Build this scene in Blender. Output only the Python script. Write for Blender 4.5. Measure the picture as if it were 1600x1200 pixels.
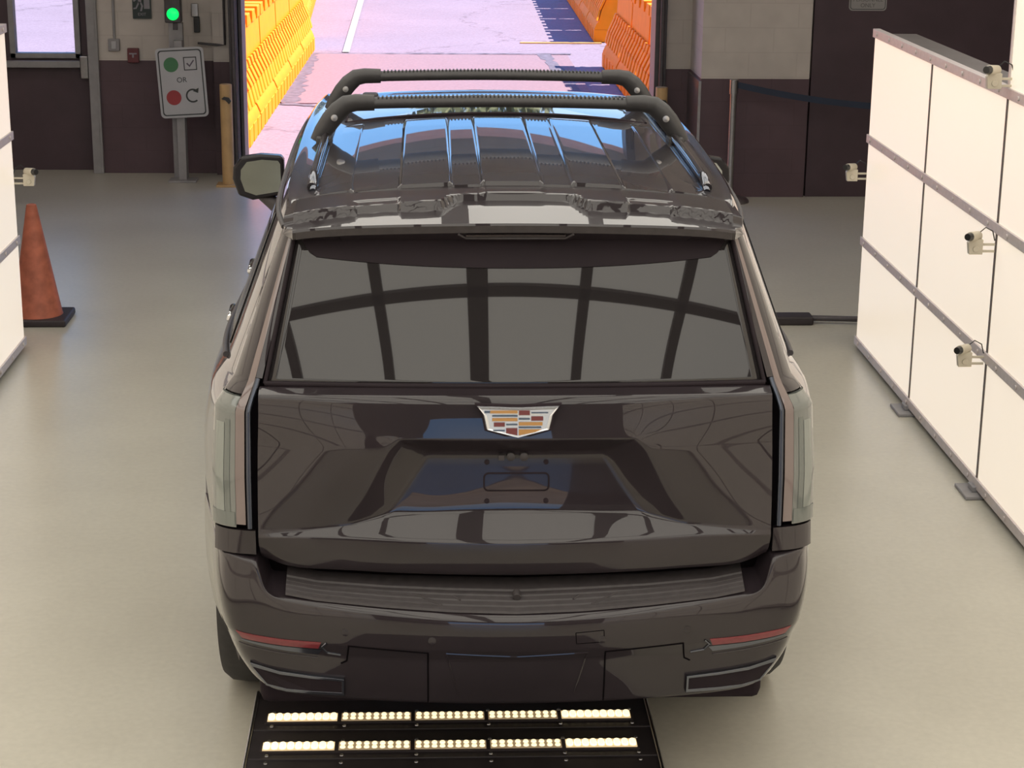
import bpy, bmesh, math, random
from mathutils import Vector, Matrix
from mathutils.bvhtree import BVHTree
from mathutils.geometry import tessellate_polygon
random.seed(7)
scene = bpy.context.scene
for o in list(bpy.data.objects): bpy.data.objects.remove(o)
LC = scene.collection

# ------------------------------------------------------------------ camera
F_PX, PITCH, YAW, ROLL = 2963.2, 0.28321, 0.045925, 0.009922
s_, c_ = math.sin, math.cos
fw = Vector((s_(YAW)*c_(PITCH), c_(YAW)*c_(PITCH), -s_(PITCH)))
rt = Vector((c_(YAW), -s_(YAW), 0)); up = rt.cross(fw)
rt2 = c_(ROLL)*rt + s_(ROLL)*up; up2 = -s_(ROLL)*rt + c_(ROLL)*up
cam = bpy.data.objects.new('camera', bpy.data.cameras.new('camera'))
LC.objects.link(cam)
M = Matrix((rt2, up2, -fw)).transposed().to_4x4()
M.translation = Vector((-0.26375, -5.26258, 2.96328))
cam.matrix_world = M
cam.data.sensor_width = 36.0
cam.data.lens = 36.0*F_PX/1600.0
cam.data.clip_start = 0.05; cam.data.clip_end = 500
scene.camera = cam

# ------------------------------------------------------------------ world, sun, exposure
scene.view_settings.view_transform = 'Standard'
scene.view_settings.look = 'None'
scene.view_settings.exposure = 0.0
scene.view_settings.gamma = 1.0
scene.view_settings.use_curve_mapping = False
world = bpy.data.worlds.new('sky'); scene.world = world; world.use_nodes = True
nt = world.node_tree; nt.nodes.clear()
tc = nt.nodes.new('ShaderNodeTexCoord'); sx = nt.nodes.new('ShaderNodeSeparateXYZ')
rp = nt.nodes.new('ShaderNodeValToRGB'); bg = nt.nodes.new('ShaderNodeBackground'); wo = nt.nodes.new('ShaderNodeOutputWorld')
nt.links.new(tc.outputs['Generated'], sx.inputs[0]); nt.links.new(sx.outputs['Z'], rp.inputs[0])
nt.links.new(rp.outputs[0], bg.inputs[0]); nt.links.new(bg.outputs[0], wo.inputs[0])
e = rp.color_ramp.elements
e[0].position = 0.0; e[0].color = (0.62, 0.74, 0.95, 1)
e[1].position = 0.6; e[1].color = (0.10, 0.22, 0.62, 1)
m_ = rp.color_ramp.elements.new(0.14); m_.color = (0.22, 0.50, 0.95, 1)
bg.inputs[1].default_value = 2.1
sun = bpy.data.objects.new('sun', bpy.data.lights.new('sun', 'SUN')); LC.objects.link(sun)
sun.data.energy = 12.0; sun.data.angle = 0.009; sun.data.color = (1.0, 0.93, 0.86)
sun.rotation_euler = (Vector((0.62, 0.03, 0.85))).to_track_quat('Z', 'Y').to_euler()
sun.location = (8, 25, 12)

# ------------------------------------------------------------------ materials
def mat(name, col, rough=0.5, metal=0.0, coat=0.0, noise=0.0, nscale=6.0, bump=0.0, bscale=60.0, emit=None, estr=0.0, spec=0.5, alpha=None, trans=0.0):
    m = bpy.data.materials.new(name); m.use_nodes = True
    n = m.node_tree; b = n.nodes['Principled BSDF']
    b.inputs['Base Color'].default_value = (*col, 1)
    b.inputs['Roughness'].default_value = rough
    b.inputs['Metallic'].default_value = metal
    b.inputs['Coat Weight'].default_value = coat
    b.inputs['Coat Roughness'].default_value = 0.01
    b.inputs['Specular IOR Level'].default_value = spec
    b.inputs['Transmission Weight'].default_value = trans
    g = n.nodes.new('ShaderNodeNewGeometry')
    if noise > 0:
        t = n.nodes.new('ShaderNodeTexNoise'); t.inputs['Scale'].default_value = nscale; t.inputs['Detail'].default_value = 6
        n.links.new(g.outputs['Position'], t.inputs['Vector'])
        r = n.nodes.new('ShaderNodeValToRGB')
        r.color_ramp.elements[0].position = 0.3; r.color_ramp.elements[1].position = 0.7
        r.color_ramp.elements[0].color = (*[c*(1-noise) for c in col], 1)
        r.color_ramp.elements[1].color = (*[min(1, c*(1+noise)) for c in col], 1)
        n.links.new(t.outputs['Fac'], r.inputs[0]); n.links.new(r.outputs[0], b.inputs['Base Color'])
    if bump > 0:
        t = n.nodes.new('ShaderNodeTexNoise'); t.inputs['Scale'].default_value = bscale; t.inputs['Detail'].default_value = 4
        n.links.new(g.outputs['Position'], t.inputs['Vector'])
        bp = n.nodes.new('ShaderNodeBump'); bp.inputs['Strength'].default_value = bump; bp.inputs['Distance'].default_value = 0.01
        n.links.new(t.outputs['Fac'], bp.inputs['Height']); n.links.new(bp.outputs[0], b.inputs['Normal'])
    if emit:
        b.inputs['Emission Color'].default_value = (*emit, 1); b.inputs['Emission Strength'].default_value = estr
    return m

M_PAINT = mat('black car paint', (0.0215, 0.0165, 0.0195), 0.30, 0, 1.0, noise=0.12, nscale=3, spec=0.08)
M_GLASS = mat('dark tinted glass', (0.016, 0.014, 0.015), 0.02, 0, 0.20)
M_TRIM = mat('black textured plastic', (0.042, 0.036, 0.038), 0.55, noise=0.15, nscale=40, bump=0.05, bscale=400)
M_RACK = mat('satin black rack', (0.040, 0.038, 0.039), 0.45, noise=0.1, nscale=30)
M_GAP = mat('dark gap rubber', (0.026, 0.019, 0.023), 0.9, noise=0.1, spec=0.1)
M_SEAM = mat('black shut line', (0.004, 0.003, 0.004), 0.9, noise=0.1, spec=0.05)
M_BAND = mat('matte black band', (0.014, 0.009, 0.012), 0.7, noise=0.1, spec=0.2)
M_CHROME = mat('chrome', (0.62, 0.63, 0.64), 0.08, 1.0, noise=0.02)
M_DCHROME = mat('dark chrome', (0.16, 0.17, 0.20), 0.12, 1.0, noise=0.02)
M_BSTRIP = mat('blue black chrome strip', (0.07, 0.078, 0.10), 0.16, 0.85, noise=0.02)
M_LENS = mat('clear grey lens', (0.125, 0.135, 0.126), 0.10, 0, 1.0, noise=0.06, nscale=9)
M_LENS2 = mat('lens inner tube', (0.10, 0.115, 0.105), 0.10, 0, 1.0, noise=0.05)
M_PINK = mat('rose red lens strip', (0.145, 0.108, 0.102), 0.12, 0, 1.0, noise=0.06)
M_RED = mat('red reflector', (0.165, 0.018, 0.025), 0.25, 0, 0.6, noise=0.08, nscale=60)
M_MHOUS = mat('gloss black housing', (0.012, 0.010, 0.012), 0.25, noise=0.1, spec=0.3)
M_MIRROR = mat('mirror glass', (0.26, 0.275, 0.26), 0.02, 1.0, noise=0.01)
M_TYRE = mat('tyre rubber', (0.03, 0.028, 0.028), 0.75, noise=0.2, nscale=30)
M_RIM = mat('dark wheel alloy', (0.06, 0.06, 0.06), 0.25, 0.9, noise=0.05)
M_GOLD = mat('emblem gold', (0.42, 0.215, 0.06), 0.35, 0.0, 0.6, noise=0.05)
M_MAR = mat('emblem maroon', (0.14, 0.022, 0.022), 0.3, 0, 0.6, noise=0.05)
M_NAVY = mat('emblem dark blue', (0.05, 0.075, 0.12), 0.3, 0, 0.6, noise=0.05)
M_SILV = mat('emblem silver', (0.72, 0.74, 0.78), 0.22, 0.75, noise=0.02)
M_STEEL = mat('brushed steel', (0.42, 0.41, 0.41), 0.30, 1.0, noise=0.08, nscale=30)
M_DSTEEL = mat('painted dark steel', (0.075, 0.066, 0.070), 0.45, 0.3, noise=0.12, nscale=20)
M_GREY = mat('grey painted metal', (0.27, 0.26, 0.265), 0.5, noise=0.1, nscale=12)
M_DIFF = mat('glowing diffuser sheet', (0.55, 0.52, 0.47), 0.35, emit=(1.0, 0.855, 0.685), estr=0.66, noise=0.01)
M_CEIL = mat('glowing ceiling diffuser', (0.5, 0.5, 0.46), 0.4, emit=(1.0, 0.955, 0.86), estr=2.0, noise=0.01)
M_RAIL = mat('aluminium rail', (0.62, 0.56, 0.55), 0.45, 0.25, noise=0.06, nscale=40)
M_MULL = mat('dark grey mullion', (0.10, 0.085, 0.08), 0.5, noise=0.08)
M_CASE = mat('light box casing', (0.13, 0.115, 0.11), 0.5, noise=0.1)
M_MAROON = mat('maroon door paint', (0.064, 0.040, 0.049), 0.45, noise=0.12, nscale=4)
M_YELLOW = mat('faded yellow paint', (0.50, 0.32, 0.145), 0.55, noise=0.10, nscale=9)
M_CONE = mat('worn orange rubber', (0.40, 0.115, 0.065), 0.6, noise=0.25, nscale=14)
M_RUB = mat('black rubber', (0.030, 0.022, 0.024), 0.6, noise=0.2)
M_SIGN = mat('white sign sheet', (0.42, 0.42, 0.44), 0.35, noise=0.03)
M_INK = mat('black ink', (0.03, 0.035, 0.035), 0.5, noise=0.05)
M_SGRN = mat('sign green', (0.05, 0.17, 0.075), 0.45, noise=0.04)
M_SRED = mat('sign red', (0.30, 0.035, 0.04), 0.45, noise=0.04)
M_LAMP = mat('green traffic lens', (0.0, 0.3, 0.08), 0.3, emit=(0.0, 1.0, 0.12), estr=1.5)
M_LAMPOFF = mat('unlit traffic lens', (0.03, 0.02, 0.02), 0.3, noise=0.1)
M_BARR = mat('orange barrier plastic', (0.95, 0.27, 0.012), 0.55, noise=0.05, nscale=5, spec=0.12)
M_BELT = mat('navy belt webbing', (0.015, 0.025, 0.05), 0.7, noise=0.1)
M_PVC = mat('ivory plastic', (0.55, 0.50, 0.40), 0.4, noise=0.05)
M_CAMB = mat('camera black', (0.02, 0.02, 0.02), 0.3, noise=0.05)
M_PLATE = mat('black steel plate', (0.034, 0.028, 0.030), 0.42, 0.1, noise=0.25, nscale=8, bump=0.05, bscale=50)
M_LED = mat('warm led', (1, 0.9, 0.7), 0.4, emit=(1.0, 0.80, 0.48), estr=1.25)
M_LEDHOT = mat('bright warm led', (1, 0.9, 0.7), 0.4, emit=(1.0, 0.82, 0.48), estr=1.45)
M_LEDBED = mat('led bed', (0.45, 0.38, 0.28), 0.4, emit=(1.0, 0.70, 0.38), estr=0.16)
M_LEDBEDH = mat('bright led bed', (0.6, 0.5, 0.35), 0.4, emit=(1.0, 0.72, 0.38), estr=0.62)
M_FILL = mat('fill lamp diffuser', (0.6, 0.6, 0.58), 0.4, emit=(1.0, 0.90, 0.84), estr=20.0)  # glow of the added fill lamps, all out of view
M_WGLASS = mat('window pane', (0.95, 0.97, 0.97), 0.0, trans=1.0)
M_WGLASS.node_tree.nodes['Principled BSDF'].inputs['IOR'].default_value = 1.05
M_ALARM = mat('alarm red', (0.12, 0.025, 0.03), 0.4, noise=0.08)
M_EXITG = mat('exit sign dark green', (0.02, 0.032, 0.03), 0.4, noise=0.06)
M_EXITW = mat('exit sign pale', (0.24, 0.23, 0.25), 0.4, noise=0.06)
M_WHITEL = mat('white road paint', (0.33, 0.31, 0.28), 0.7, noise=0.1, nscale=20)
M_ORNL = mat('orange road paint', (0.62, 0.30, 0.08), 0.7, noise=0.05)
M_CONC = mat('pale concrete', (0.30, 0.27, 0.30), 0.85, noise=0.10, nscale=3)
M_BARK = mat('tree bark', (0.10, 0.07, 0.05), 0.9, noise=0.3)
M_LEAF = mat('olive leaves', (0.13, 0.14, 0.05), 0.7, noise=0.35, nscale=1.2)
M_HILL = mat('dry brush ground', (0.30, 0.21, 0.13), 0.9, noise=0.3, nscale=0.8)
M_BEAM = mat('ceiling beam grey', (0.09, 0.085, 0.085), 0.6, noise=0.1)
M_CEILP = mat('ceiling paint', (0.30, 0.27, 0.255), 0.8, noise=0.08, nscale=1.0)

def wall_mat():
    m = bpy.data.materials.new('two tone painted block'); m.use_nodes = True
    n = m.node_tree; b = n.nodes['Principled BSDF']; L = n.links
    g = n.nodes.new('ShaderNodeNewGeometry'); sp = n.nodes.new('ShaderNodeSeparateXYZ'); L.new(g.outputs['Position'], sp.inputs[0])
    ns = n.nodes.new('ShaderNodeTexNoise'); ns.inputs['Scale'].default_value = 5; L.new(g.outputs['Position'], ns.inputs['Vector'])
    add = n.nodes.new('ShaderNodeMath'); add.operation = 'ADD'; L.new(sp.outputs['X'], add.inputs[0]); L.new(sp.outputs['Y'], add.inputs[1])
    cb = n.nodes.new('ShaderNodeCombineXYZ'); L.new(add.outputs[0], cb.inputs[0]); L.new(sp.outputs['Z'], cb.inputs[1])
    br = n.nodes.new('ShaderNodeTexBrick'); L.new(cb.outputs[0], br.inputs['Vector'])
    br.inputs['Scale'].default_value = 1.0; br.inputs['Brick Width'].default_value = 0.406; br.inputs['Row Height'].default_value = 0.203
    br.inputs['Mortar Size'].default_value = 0.006; br.inputs['Mortar Smooth'].default_value = 0.4
    br.inputs['Color1'].default_value = (1, 1, 1, 1); br.inputs['Color2'].default_value = (0.98, 0.98, 0.98, 1); br.inputs['Mortar'].default_value = (0.92, 0.91, 0.91, 1)
    gt = n.nodes.new('ShaderNodeMath'); gt.operation = 'GREATER_THAN'; gt.inputs[1].default_value = 1.0; L.new(sp.outputs['Z'], gt.inputs[0])
    mx = n.nodes.new('ShaderNodeMix'); mx.data_type = 'RGBA'; L.new(gt.outputs[0], mx.inputs['Factor'])
    mx.inputs['A'].default_value = (0.088, 0.052, 0.062, 1); mx.inputs['B'].default_value = (0.50, 0.455, 0.41, 1)
    ml = n.nodes.new('ShaderNodeMix'); ml.data_type = 'RGBA'; ml.blend_type = 'MULTIPLY'; ml.inputs['Factor'].default_value = 1
    L.new(mx.outputs['Result'], ml.inputs['A']); L.new(br.outputs['Color'], ml.inputs['B'])
    m2 = n.nodes.new('ShaderNodeMix'); m2.data_type = 'RGBA'; m2.blend_type = 'OVERLAY'; m2.inputs['Factor'].default_value = 0.18
    L.new(ml.outputs['Result'], m2.inputs['A']); L.new(ns.outputs['Fac'], m2.inputs['B'])
    L.new(m2.outputs['Result'], b.inputs['Base Color']); b.inputs['Roughness'].default_value = 0.55
    bp = n.nodes.new('ShaderNodeBump'); bp.inputs['Strength'].default_value = 0.12; bp.inputs['Distance'].default_value = 0.01
    L.new(br.outputs['Fac'], bp.inputs['Height']); bp.invert = True; L.new(bp.outputs[0], b.inputs['Normal'])
    return m
M_WALL = wall_mat()

def floor_mat():
    m = bpy.data.materials.new('grey beige sealed floor'); m.use_nodes = True
    n = m.node_tree; b = n.nodes['Principled BSDF']; L = n.links
    g = n.nodes.new('ShaderNodeNewGeometry')
    a = n.nodes.new('ShaderNodeTexNoise'); a.inputs['Scale'].default_value = 0.9; a.inputs['Detail'].default_value = 8; a.inputs['Roughness'].default_value = 0.6
    c = n.nodes.new('ShaderNodeTexNoise'); c.inputs['Scale'].default_value = 35; c.inputs['Detail'].default_value = 3
    L.new(g.outputs['Position'], a.inputs['Vector']); L.new(g.outputs['Position'], c.inputs['Vector'])
    r = n.nodes.new('ShaderNodeValToRGB'); L.new(a.outputs['Fac'], r.inputs[0])
    r.color_ramp.elements[0].position = 0.25; r.color_ramp.elements[0].color = (0.44, 0.42, 0.36, 1)
    r.color_ramp.elements[1].position = 0.65; r.color_ramp.elements[1].color = (0.52, 0.50, 0.43, 1)
    mx = n.nodes.new('ShaderNodeMix'); mx.data_type = 'RGBA'; mx.blend_type = 'OVERLAY'; mx.inputs['Factor'].default_value = 0.10
    L.new(r.outputs[0], mx.inputs['A']); L.new(c.outputs['Fac'], mx.inputs['B']); L.new(mx.outputs['Result'], b.inputs['Base Color'])
    rr = n.nodes.new('ShaderNodeMapRange'); rr.inputs['To Min'].default_value = 0.24; rr.inputs['To Max'].default_value = 0.36
    L.new(a.outputs['Fac'], rr.inputs['Value']); L.new(rr.outputs[0], b.inputs['Roughness'])
    return m
M_FLOOR = floor_mat()

def road_mat():
    m = bpy.data.materials.new('sunlit asphalt'); m.use_nodes = True
    n = m.node_tree; b = n.nodes['Principled BSDF']; L = n.links
    g = n.nodes.new('ShaderNodeNewGeometry')
    a = n.nodes.new('ShaderNodeTexNoise'); a.inputs['Scale'].default_value = 30; a.inputs['Detail'].default_value = 6
    v = n.nodes.new('ShaderNodeTexNoise'); v.inputs['Scale'].default_value = 0.6; v.inputs['Detail'].default_value = 5
    w = n.nodes.new('ShaderNodeTexVoronoi'); w.feature = 'DISTANCE_TO_EDGE'; w.inputs['Scale'].default_value = 0.22
    dn = n.nodes.new('ShaderNodeTexNoise'); dn.inputs['Scale'].default_value = 3; dn.inputs['Detail'].default_value = 5
    L.new(g.outputs['Position'], dn.inputs['Vector'])
    ad = n.nodes.new('ShaderNodeVectorMath'); ad.operation = 'MULTIPLY_ADD'; ad.inputs[1].default_value = (0.8, 0.8, 0)
    L.new(dn.outputs['Color'], ad.inputs[0]); L.new(g.outputs['Position'], ad.inputs[2])
    for x in (a, v): L.new(g.outputs['Position'], x.inputs['Vector'])
    L.new(ad.outputs[0], w.inputs['Vector'])
    r = n.nodes.new('ShaderNodeValToRGB'); L.new(a.outputs['Fac'], r.inputs[0])
    r.color_ramp.elements[0].position = 0.3; r.color_ramp.elements[0].color = (0.205, 0.152, 0.188, 1)
    r.color_ramp.elements[1].position = 0.7; r.color_ramp.elements[1].color = (0.275, 0.210, 0.260, 1)
    cr = n.nodes.new('ShaderNodeValToRGB'); L.new(w.outputs['Distance'], cr.inputs[0])
    cr.color_ramp.elements[0].position = 0.0; cr.color_ramp.elements[0].color = (0.62, 0.60, 0.60, 1)
    cr.color_ramp.elements[1].position = 0.005; cr.color_ramp.elements[1].color = (1, 1, 1, 1)
    mx = n.nodes.new('ShaderNodeMix'); mx.data_type = 'RGBA'; mx.blend_type = 'MULTIPLY'; mx.inputs['Factor'].default_value = 1
    L.new(r.outputs[0], mx.inputs['A']); L.new(cr.outputs[0], mx.inputs['B'])
    m2 = n.nodes.new('ShaderNodeMix'); m2.data_type = 'RGBA'; m2.blend_type = 'OVERLAY'; m2.inputs['Factor'].default_value = 0.15
    L.new(mx.outputs['Result'], m2.inputs['A']); L.new(v.outputs['Fac'], m2.inputs['B'])
    L.new(m2.outputs['Result'], b.inputs['Base Color']); b.inputs['Roughness'].default_value = 0.9
    return m
M_ROAD = road_mat()
M_PATCH = mat('worn asphalt patch', (0.24, 0.152, 0.172), 0.9, noise=0.12, nscale=25)
M_TAR = mat('dark tar seam', (0.13, 0.11, 0.14), 0.9, noise=0.3, nscale=12)

# ------------------------------------------------------------------ mesh helpers
def wloc(o):
    v = Vector((0, 0, 0))
    while o is not None: v = v + o.location; o = o.parent
    return v
class MB:
    def __init__(self): self.v = []; self.f = []; self.cr = {}; self.mi = []
    def add(self, vs, fs, mi=0):
        k = len(self.v); self.v += [tuple(p) for p in vs]; self.f += [tuple(i+k for i in f) for f in fs]; self.mi += [mi]*len(fs); return k
    def box(self, x0, x1, y0, y1, z0, z1, mi=0):
        vs = [(x, y, z) for z in (z0, z1) for y in (y0, y1) for x in (x0, x1)]
        self.add(vs, [(0,2,3,1),(4,5,7,6),(0,1,5,4),(2,6,7,3),(0,4,6,2),(1,3,7,5)], mi); return self
    def cyl(self, p0, p1, r0, r1=None, n=20, cap=True, mi=0):
        r1 = r0 if r1 is None else r1
        p0, p1 = Vector(p0), Vector(p1); d = (p1-p0).normalized()
        a = d.orthogonal().normalized(); b = d.cross(a)
        vs = []
        for p, r in ((p0, r0), (p1, r1)):
            for i in range(n):
                t = 2*math.pi*i/n; vs.append(p+a*(r*math.cos(t))+b*(r*math.sin(t)))
        fs = [(i, (i+1)%n, n+(i+1)%n, n+i) for i in range(n)]
        if cap: fs += [tuple(range(n-1, -1, -1)), tuple(range(n, 2*n))]
        self.add(vs, fs, mi); return self
    def lathe(self, c, prof, n=32, axis='Z', mi=0):
        vs = []; fs = []; c = Vector(c)
        for r, h in prof:
            for i in range(n):
                t = 2*math.pi*i/n; u, w = r*math.cos(t), r*math.sin(t)
                vs.append(c+(Vector((u, w, h)) if axis == 'Z' else Vector((h, u, w)) if axis == 'X' else Vector((u, h, w))))
        for k in range(len(prof)-1):
            for i in range(n): fs.append((k*n+i, k*n+(i+1)%n, (k+1)*n+(i+1)%n, (k+1)*n+i))
        if prof[0][0] > 1e-6: fs.append(tuple(range(n-1, -1, -1)))
        if prof[-1][0] > 1e-6: fs.append(tuple((len(prof)-1)*n+i for i in range(n)))
        self.add(vs, fs, mi); return self
    def tube(self, pts, r, n=8, flat=1.0, upv=None, mi=0):
        pts = [Vector(p) for p in pts]; vs = []; fs = []; prev = None
        for i, p in enumerate(pts):
            d = (pts[min(i+1, len(pts)-1)]-pts[max(i-1, 0)]).normalized()
            if upv is not None: a = Vector(upv)-d*Vector(upv).dot(d); a.normalize()
            else:
                a = d.orthogonal().normalized() if prev is None else (prev-d*prev.dot(d)).normalized()
            prev = a; b = d.cross(a)
            rr = r[i] if isinstance(r, (list, tuple)) else r
            for k in range(n):
                t = 2*math.pi*(k+.5)/n; vs.append(p+a*(rr*math.cos(t))+b*(rr*flat*math.sin(t)))
        for i in range(len(pts)-1):
            for k in range(n): fs.append((i*n+k, i*n+(k+1)%n, (i+1)*n+(k+1)%n, (i+1)*n+k))
        fs += [tuple(range(n-1, -1, -1)), tuple((len(pts)-1)*n+k for k in range(n))]
        self.add(vs, fs, mi); return self
    def grid(self, rows, mi=0, flip=False):
        w = len(rows[0]); vs = [p for r in rows for p in r]; fs = []
        for j in range(len(rows)-1):
            for i in range(w-1):
                q = (j*w+i, j*w+i+1, (j+1)*w+i+1, (j+1)*w+i)
                fs.append(q[::-1] if flip else q)
        return self.add(vs, fs, mi)
    def prism(self, poly, fn, d0, d1, mi=0):
        """poly: 2D outline; fn(u, v, d) -> 3D point"""
        n = len(poly); vs = [fn(u, v, d0) for u, v in poly]+[fn(u, v, d1) for u, v in poly]
        tri = tessellate_polygon([[Vector((u, v, 0)) for u, v in poly]])
        fs = [tuple(t) for t in tri]+[tuple(n+i for i in t[::-1]) for t in tri]
        fs += [(i, (i+1)%n, n+(i+1)%n, n+i) for i in range(n)]
        self.add(vs, fs, mi); return self
    def build(self, name, m, parent=None, smooth=None, bevel=0.0, sub=0, seg=2, fixn=True):
        off = wloc(parent) if parent is not None else Vector((0, 0, 0))
        me = bpy.data.meshes.new(name)
        me.from_pydata([tuple(Vector(p)-off) for p in self.v], [], self.f)
        ms = m if isinstance(m, (list, tuple)) else [m]
        for x in ms: me.materials.append(x)
        for p, i in zip(me.polygons, self.mi): p.material_index = i
        if fixn:
            bm = bmesh.new(); bm.from_mesh(me); bmesh.ops.recalc_face_normals(bm, faces=bm.faces); bm.to_mesh(me); bm.free()
        if self.cr:
            at = me.attributes.new('crease_edge', 'FLOAT', 'EDGE')
            for ed in me.edges:
                k = tuple(sorted(ed.vertices))
                if k in self.cr: at.data[ed.index].value = self.cr[k]
        o = bpy.data.objects.new(name, me); LC.objects.link(o); o.parent = parent
        if bevel > 0:
            b = o.modifiers.new('bevel', 'BEVEL'); b.width = bevel; b.segments = seg; b.limit_method = 'ANGLE'; b.angle_limit = 0.6
        if sub: s = o.modifiers.new('sub', 'SUBSURF'); s.levels = sub; s.render_levels = sub
        if smooth is not None or sub or bevel:
            for p in me.polygons: p.use_smooth = True
            if not sub:
                bm = bmesh.new(); bm.from_mesh(me)
                ang = smooth if smooth is not None else 0.6
                for ed in bm.edges:
                    if len(ed.link_faces) == 2 and ed.calc_face_angle(0) > ang: ed.smooth = False
                bm.to_mesh(me); bm.free()
            if bevel:
                for ed in me.edges: ed.use_edge_sharp = False
                w = o.modifiers.new('wn', 'WEIGHTED_NORMAL'); w.keep_sharp = True
        return o
def rrect(w, h, r, n=5, cx=0, cy=0):
    pts = []
    for (sx_, sy_, a0) in ((1, 1, 0), (-1, 1, 90), (-1, -1, 180), (1, -1, 270)):
        for i in range(n+1):
            a = math.radians(a0+90*i/n); pts.append((cx+sx_*(w/2-r)+r*math.cos(a), cy+sy_*(h/2-r)+r*math.sin(a)))
    return pts
def tag(o, label, cat, group=None, kind=None):
    o['label'] = label; o['category'] = cat
    if group: o['group'] = group
    if kind: o['kind'] = kind
    return o
def thing(name, loc, label, cat, group=None):
    o = bpy.data.objects.new(name, None); LC.objects.link(o); o.location = loc; o.empty_display_size = 0.1
    return tag(o, label, cat, group)
def struct(o): o['kind'] = 'structure'; return o
def copy_tree(o, parent=None):
    c = o.copy(); LC.objects.link(c)
    if parent is not None: c.parent = parent
    for ch in list(o.children): copy_tree(ch, c)
    return c
def text_mesh(name, body, size, m, parent, origin, xdir, zdir, extrude=0.001):
    cu = bpy.data.curves.new(name, 'FONT'); cu.body = body; cu.size = size; cu.align_x = 'CENTER'; cu.align_y = 'CENTER'; cu.extrude = extrude
    t = bpy.data.objects.new(name, cu); LC.objects.link(t)
    dg = bpy.context.evaluated_depsgraph_get(); me = bpy.data.meshes.new_from_object(t.evaluated_get(dg))
    bpy.data.objects.remove(t)
    xd = Vector(xdir).normalized(); zd = Vector(zdir).normalized(); nd = xd.cross(zd)
    mw = Matrix((xd, zd, nd)).transposed().to_4x4(); mw.translation = Vector(origin)-wloc(parent)
    me.transform(mw); me.materials.clear(); me.materials.append(m)
    o = bpy.data.objects.new(name, me); LC.objects.link(o); o.parent = parent
    return o
def interp(tab, t):
    if t <= tab[0][0]: return tab[0][1:]
    for a, b in zip(tab, tab[1:]):
        if t <= b[0]:
            k = (t-a[0])/(b[0]-a[0]); return tuple(x+(y-x)*k for x, y in zip(a[1:], b[1:]))
    return tab[-1][1:]
def cat(p0, p1, p2, p3, t):
    return 0.5*((2*p1)+(-p0+p2)*t+(2*p0-5*p1+4*p2-p3)*t*t+(-p0+3*p1-3*p2+p3)*t**3)

# ================================================================== the hall
def B(name, x0, x1, y0, y1, z0, z1, m): return struct(MB().box(x0, x1, y0, y1, z0, z1).build(name, m))
B('floor', -7.2, 8.2, -14.2, 12.0, -0.12, 0.0, M_FLOOR)
B('ceiling', -7.2, 8.2, -14.2, 12.0, 4.7, 4.85, M_CEILP)
B('wall_left', -7.4, -7.2, -14.2, 12.0, 0, 4.7, M_WALL)
B('wall_right', 8.2, 8.4, -14.2, 12.0, 0, 4.7, M_WALL)
# front wall, with the vehicle doorway, an escape door on the left and a staff door on the right
w = MB(); w.box(-3.20, -1.97, 11.70, 12.0, 0, 4.7); w.box(-7.2, -4.45, 11.85, 12.0, 0, 4.7)
w.box(-4.45, -3.20, 11.85, 12.0, 2.25, 4.7); w.box(-1.97, 1.78, 11.55, 12.0, 3.78, 4.7)
w.box(1.78, 2.06, 11.25, 12.0, 0, 4.7); w.box(2.02, 2.93, 10.58, 12.0, 0, 4.7); w.box(2.93, 8.2, 10.66, 12.0, 0, 4.7)
struct(w.build('wall_front', M_WALL))
w = MB(); w.box(-7.2, -2.1, -14.4, -14.2, 0, 4.7); w.box(1.7, 8.2, -14.4, -14.2, 0, 4.7); w.box(-2.1, 1.7, -14.4, -14.2, 3.4, 4.7)
struct(w.build('wall_back', M_WALL))
# doorway steel: tracks and jambs
w = MB()
w.box(-1.97, -1.90, 11.30, 11.70, 0, 3.78); w.box(-1.895, -1.865, 11.40, 11.75, 0, 3.78); w.cyl((-1.925, 11.24, 0), (-1.925, 11.24, 3.6), 0.024)
w.box(1.70, 1.80, 11.20, 11.55, 0, 3.78); w.cyl((1.755, 11.15, 0), (1.755, 11.15, 3.6), 0.020)
struct(w.build('trim_1', M_DSTEEL, bevel=0.004))
# white-painted pier strip next to the left track
struct(MB().box(-2.14, -1.98, 11.62, 11.71, 0, 3.6).build('trim_2', M_WALL))
struct(MB().box(2.00, 2.022, 10.57, 11.25, 0, 0.98).build('trim_3', M_STEEL))
# escape door, window and push bar
dr = struct(MB().box(-4.42, -3.24, 11.86, 11.90, 0.0, 1.0).box(-4.42, -3.95, 11.86, 11.90, 1.0, 2.2).box(-3.33, -3.24, 11.86, 11.90, 1.0, 2.2).box(-3.95, -3.33, 11.86, 11.90, 1.95, 2.2).build('door_1', M_MAROON, bevel=0.003))
wf = MB(); X0, X1, Z0, Z1 = -3.95, -3.33, 1.0, 1.95
for a in ((X0, X1, Z0, Z0+.045), (X0, X1, Z1-.045, Z1), (X0, X0+.05, Z0, Z1), (X1-.05, X1, Z0, Z1)): wf.box(a[0], a[1], 11.83, 11.93, a[2], a[3])
wf.build('window_frame', M_GREY, dr, bevel=0.004)
MB().box(X0+.05, X1-.05, 11.875, 11.885, Z0+.045, Z1-.045).build('window_pane', M_WGLASS, dr)
pb = MB().box(-4.05, -3.32, 11.76, 11.80, .925, .985); pb.build('push_bar', M_GREY, dr, bevel=0.006)
pb = MB().box(-3.33, -3.255, 11.745, 11.86, .83, 1.03); pb.build('latch_case', M_STEEL, dr, bevel=0.01)
fr = MB().box(-3.24, -3.165, 11.66, 11.86, 0, 2.35).box(-3.175, -3.15, 11.66, 11.72, 0, 2.35); struct(fr.build('trim_4', M_GREY, bevel=0.004))
# staff door
d2 = struct(MB().box(2.95, 6.4, 10.60, 10.66, 0.0, 3.4).build('door_2', M_MAROON, bevel=0.004))
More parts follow.
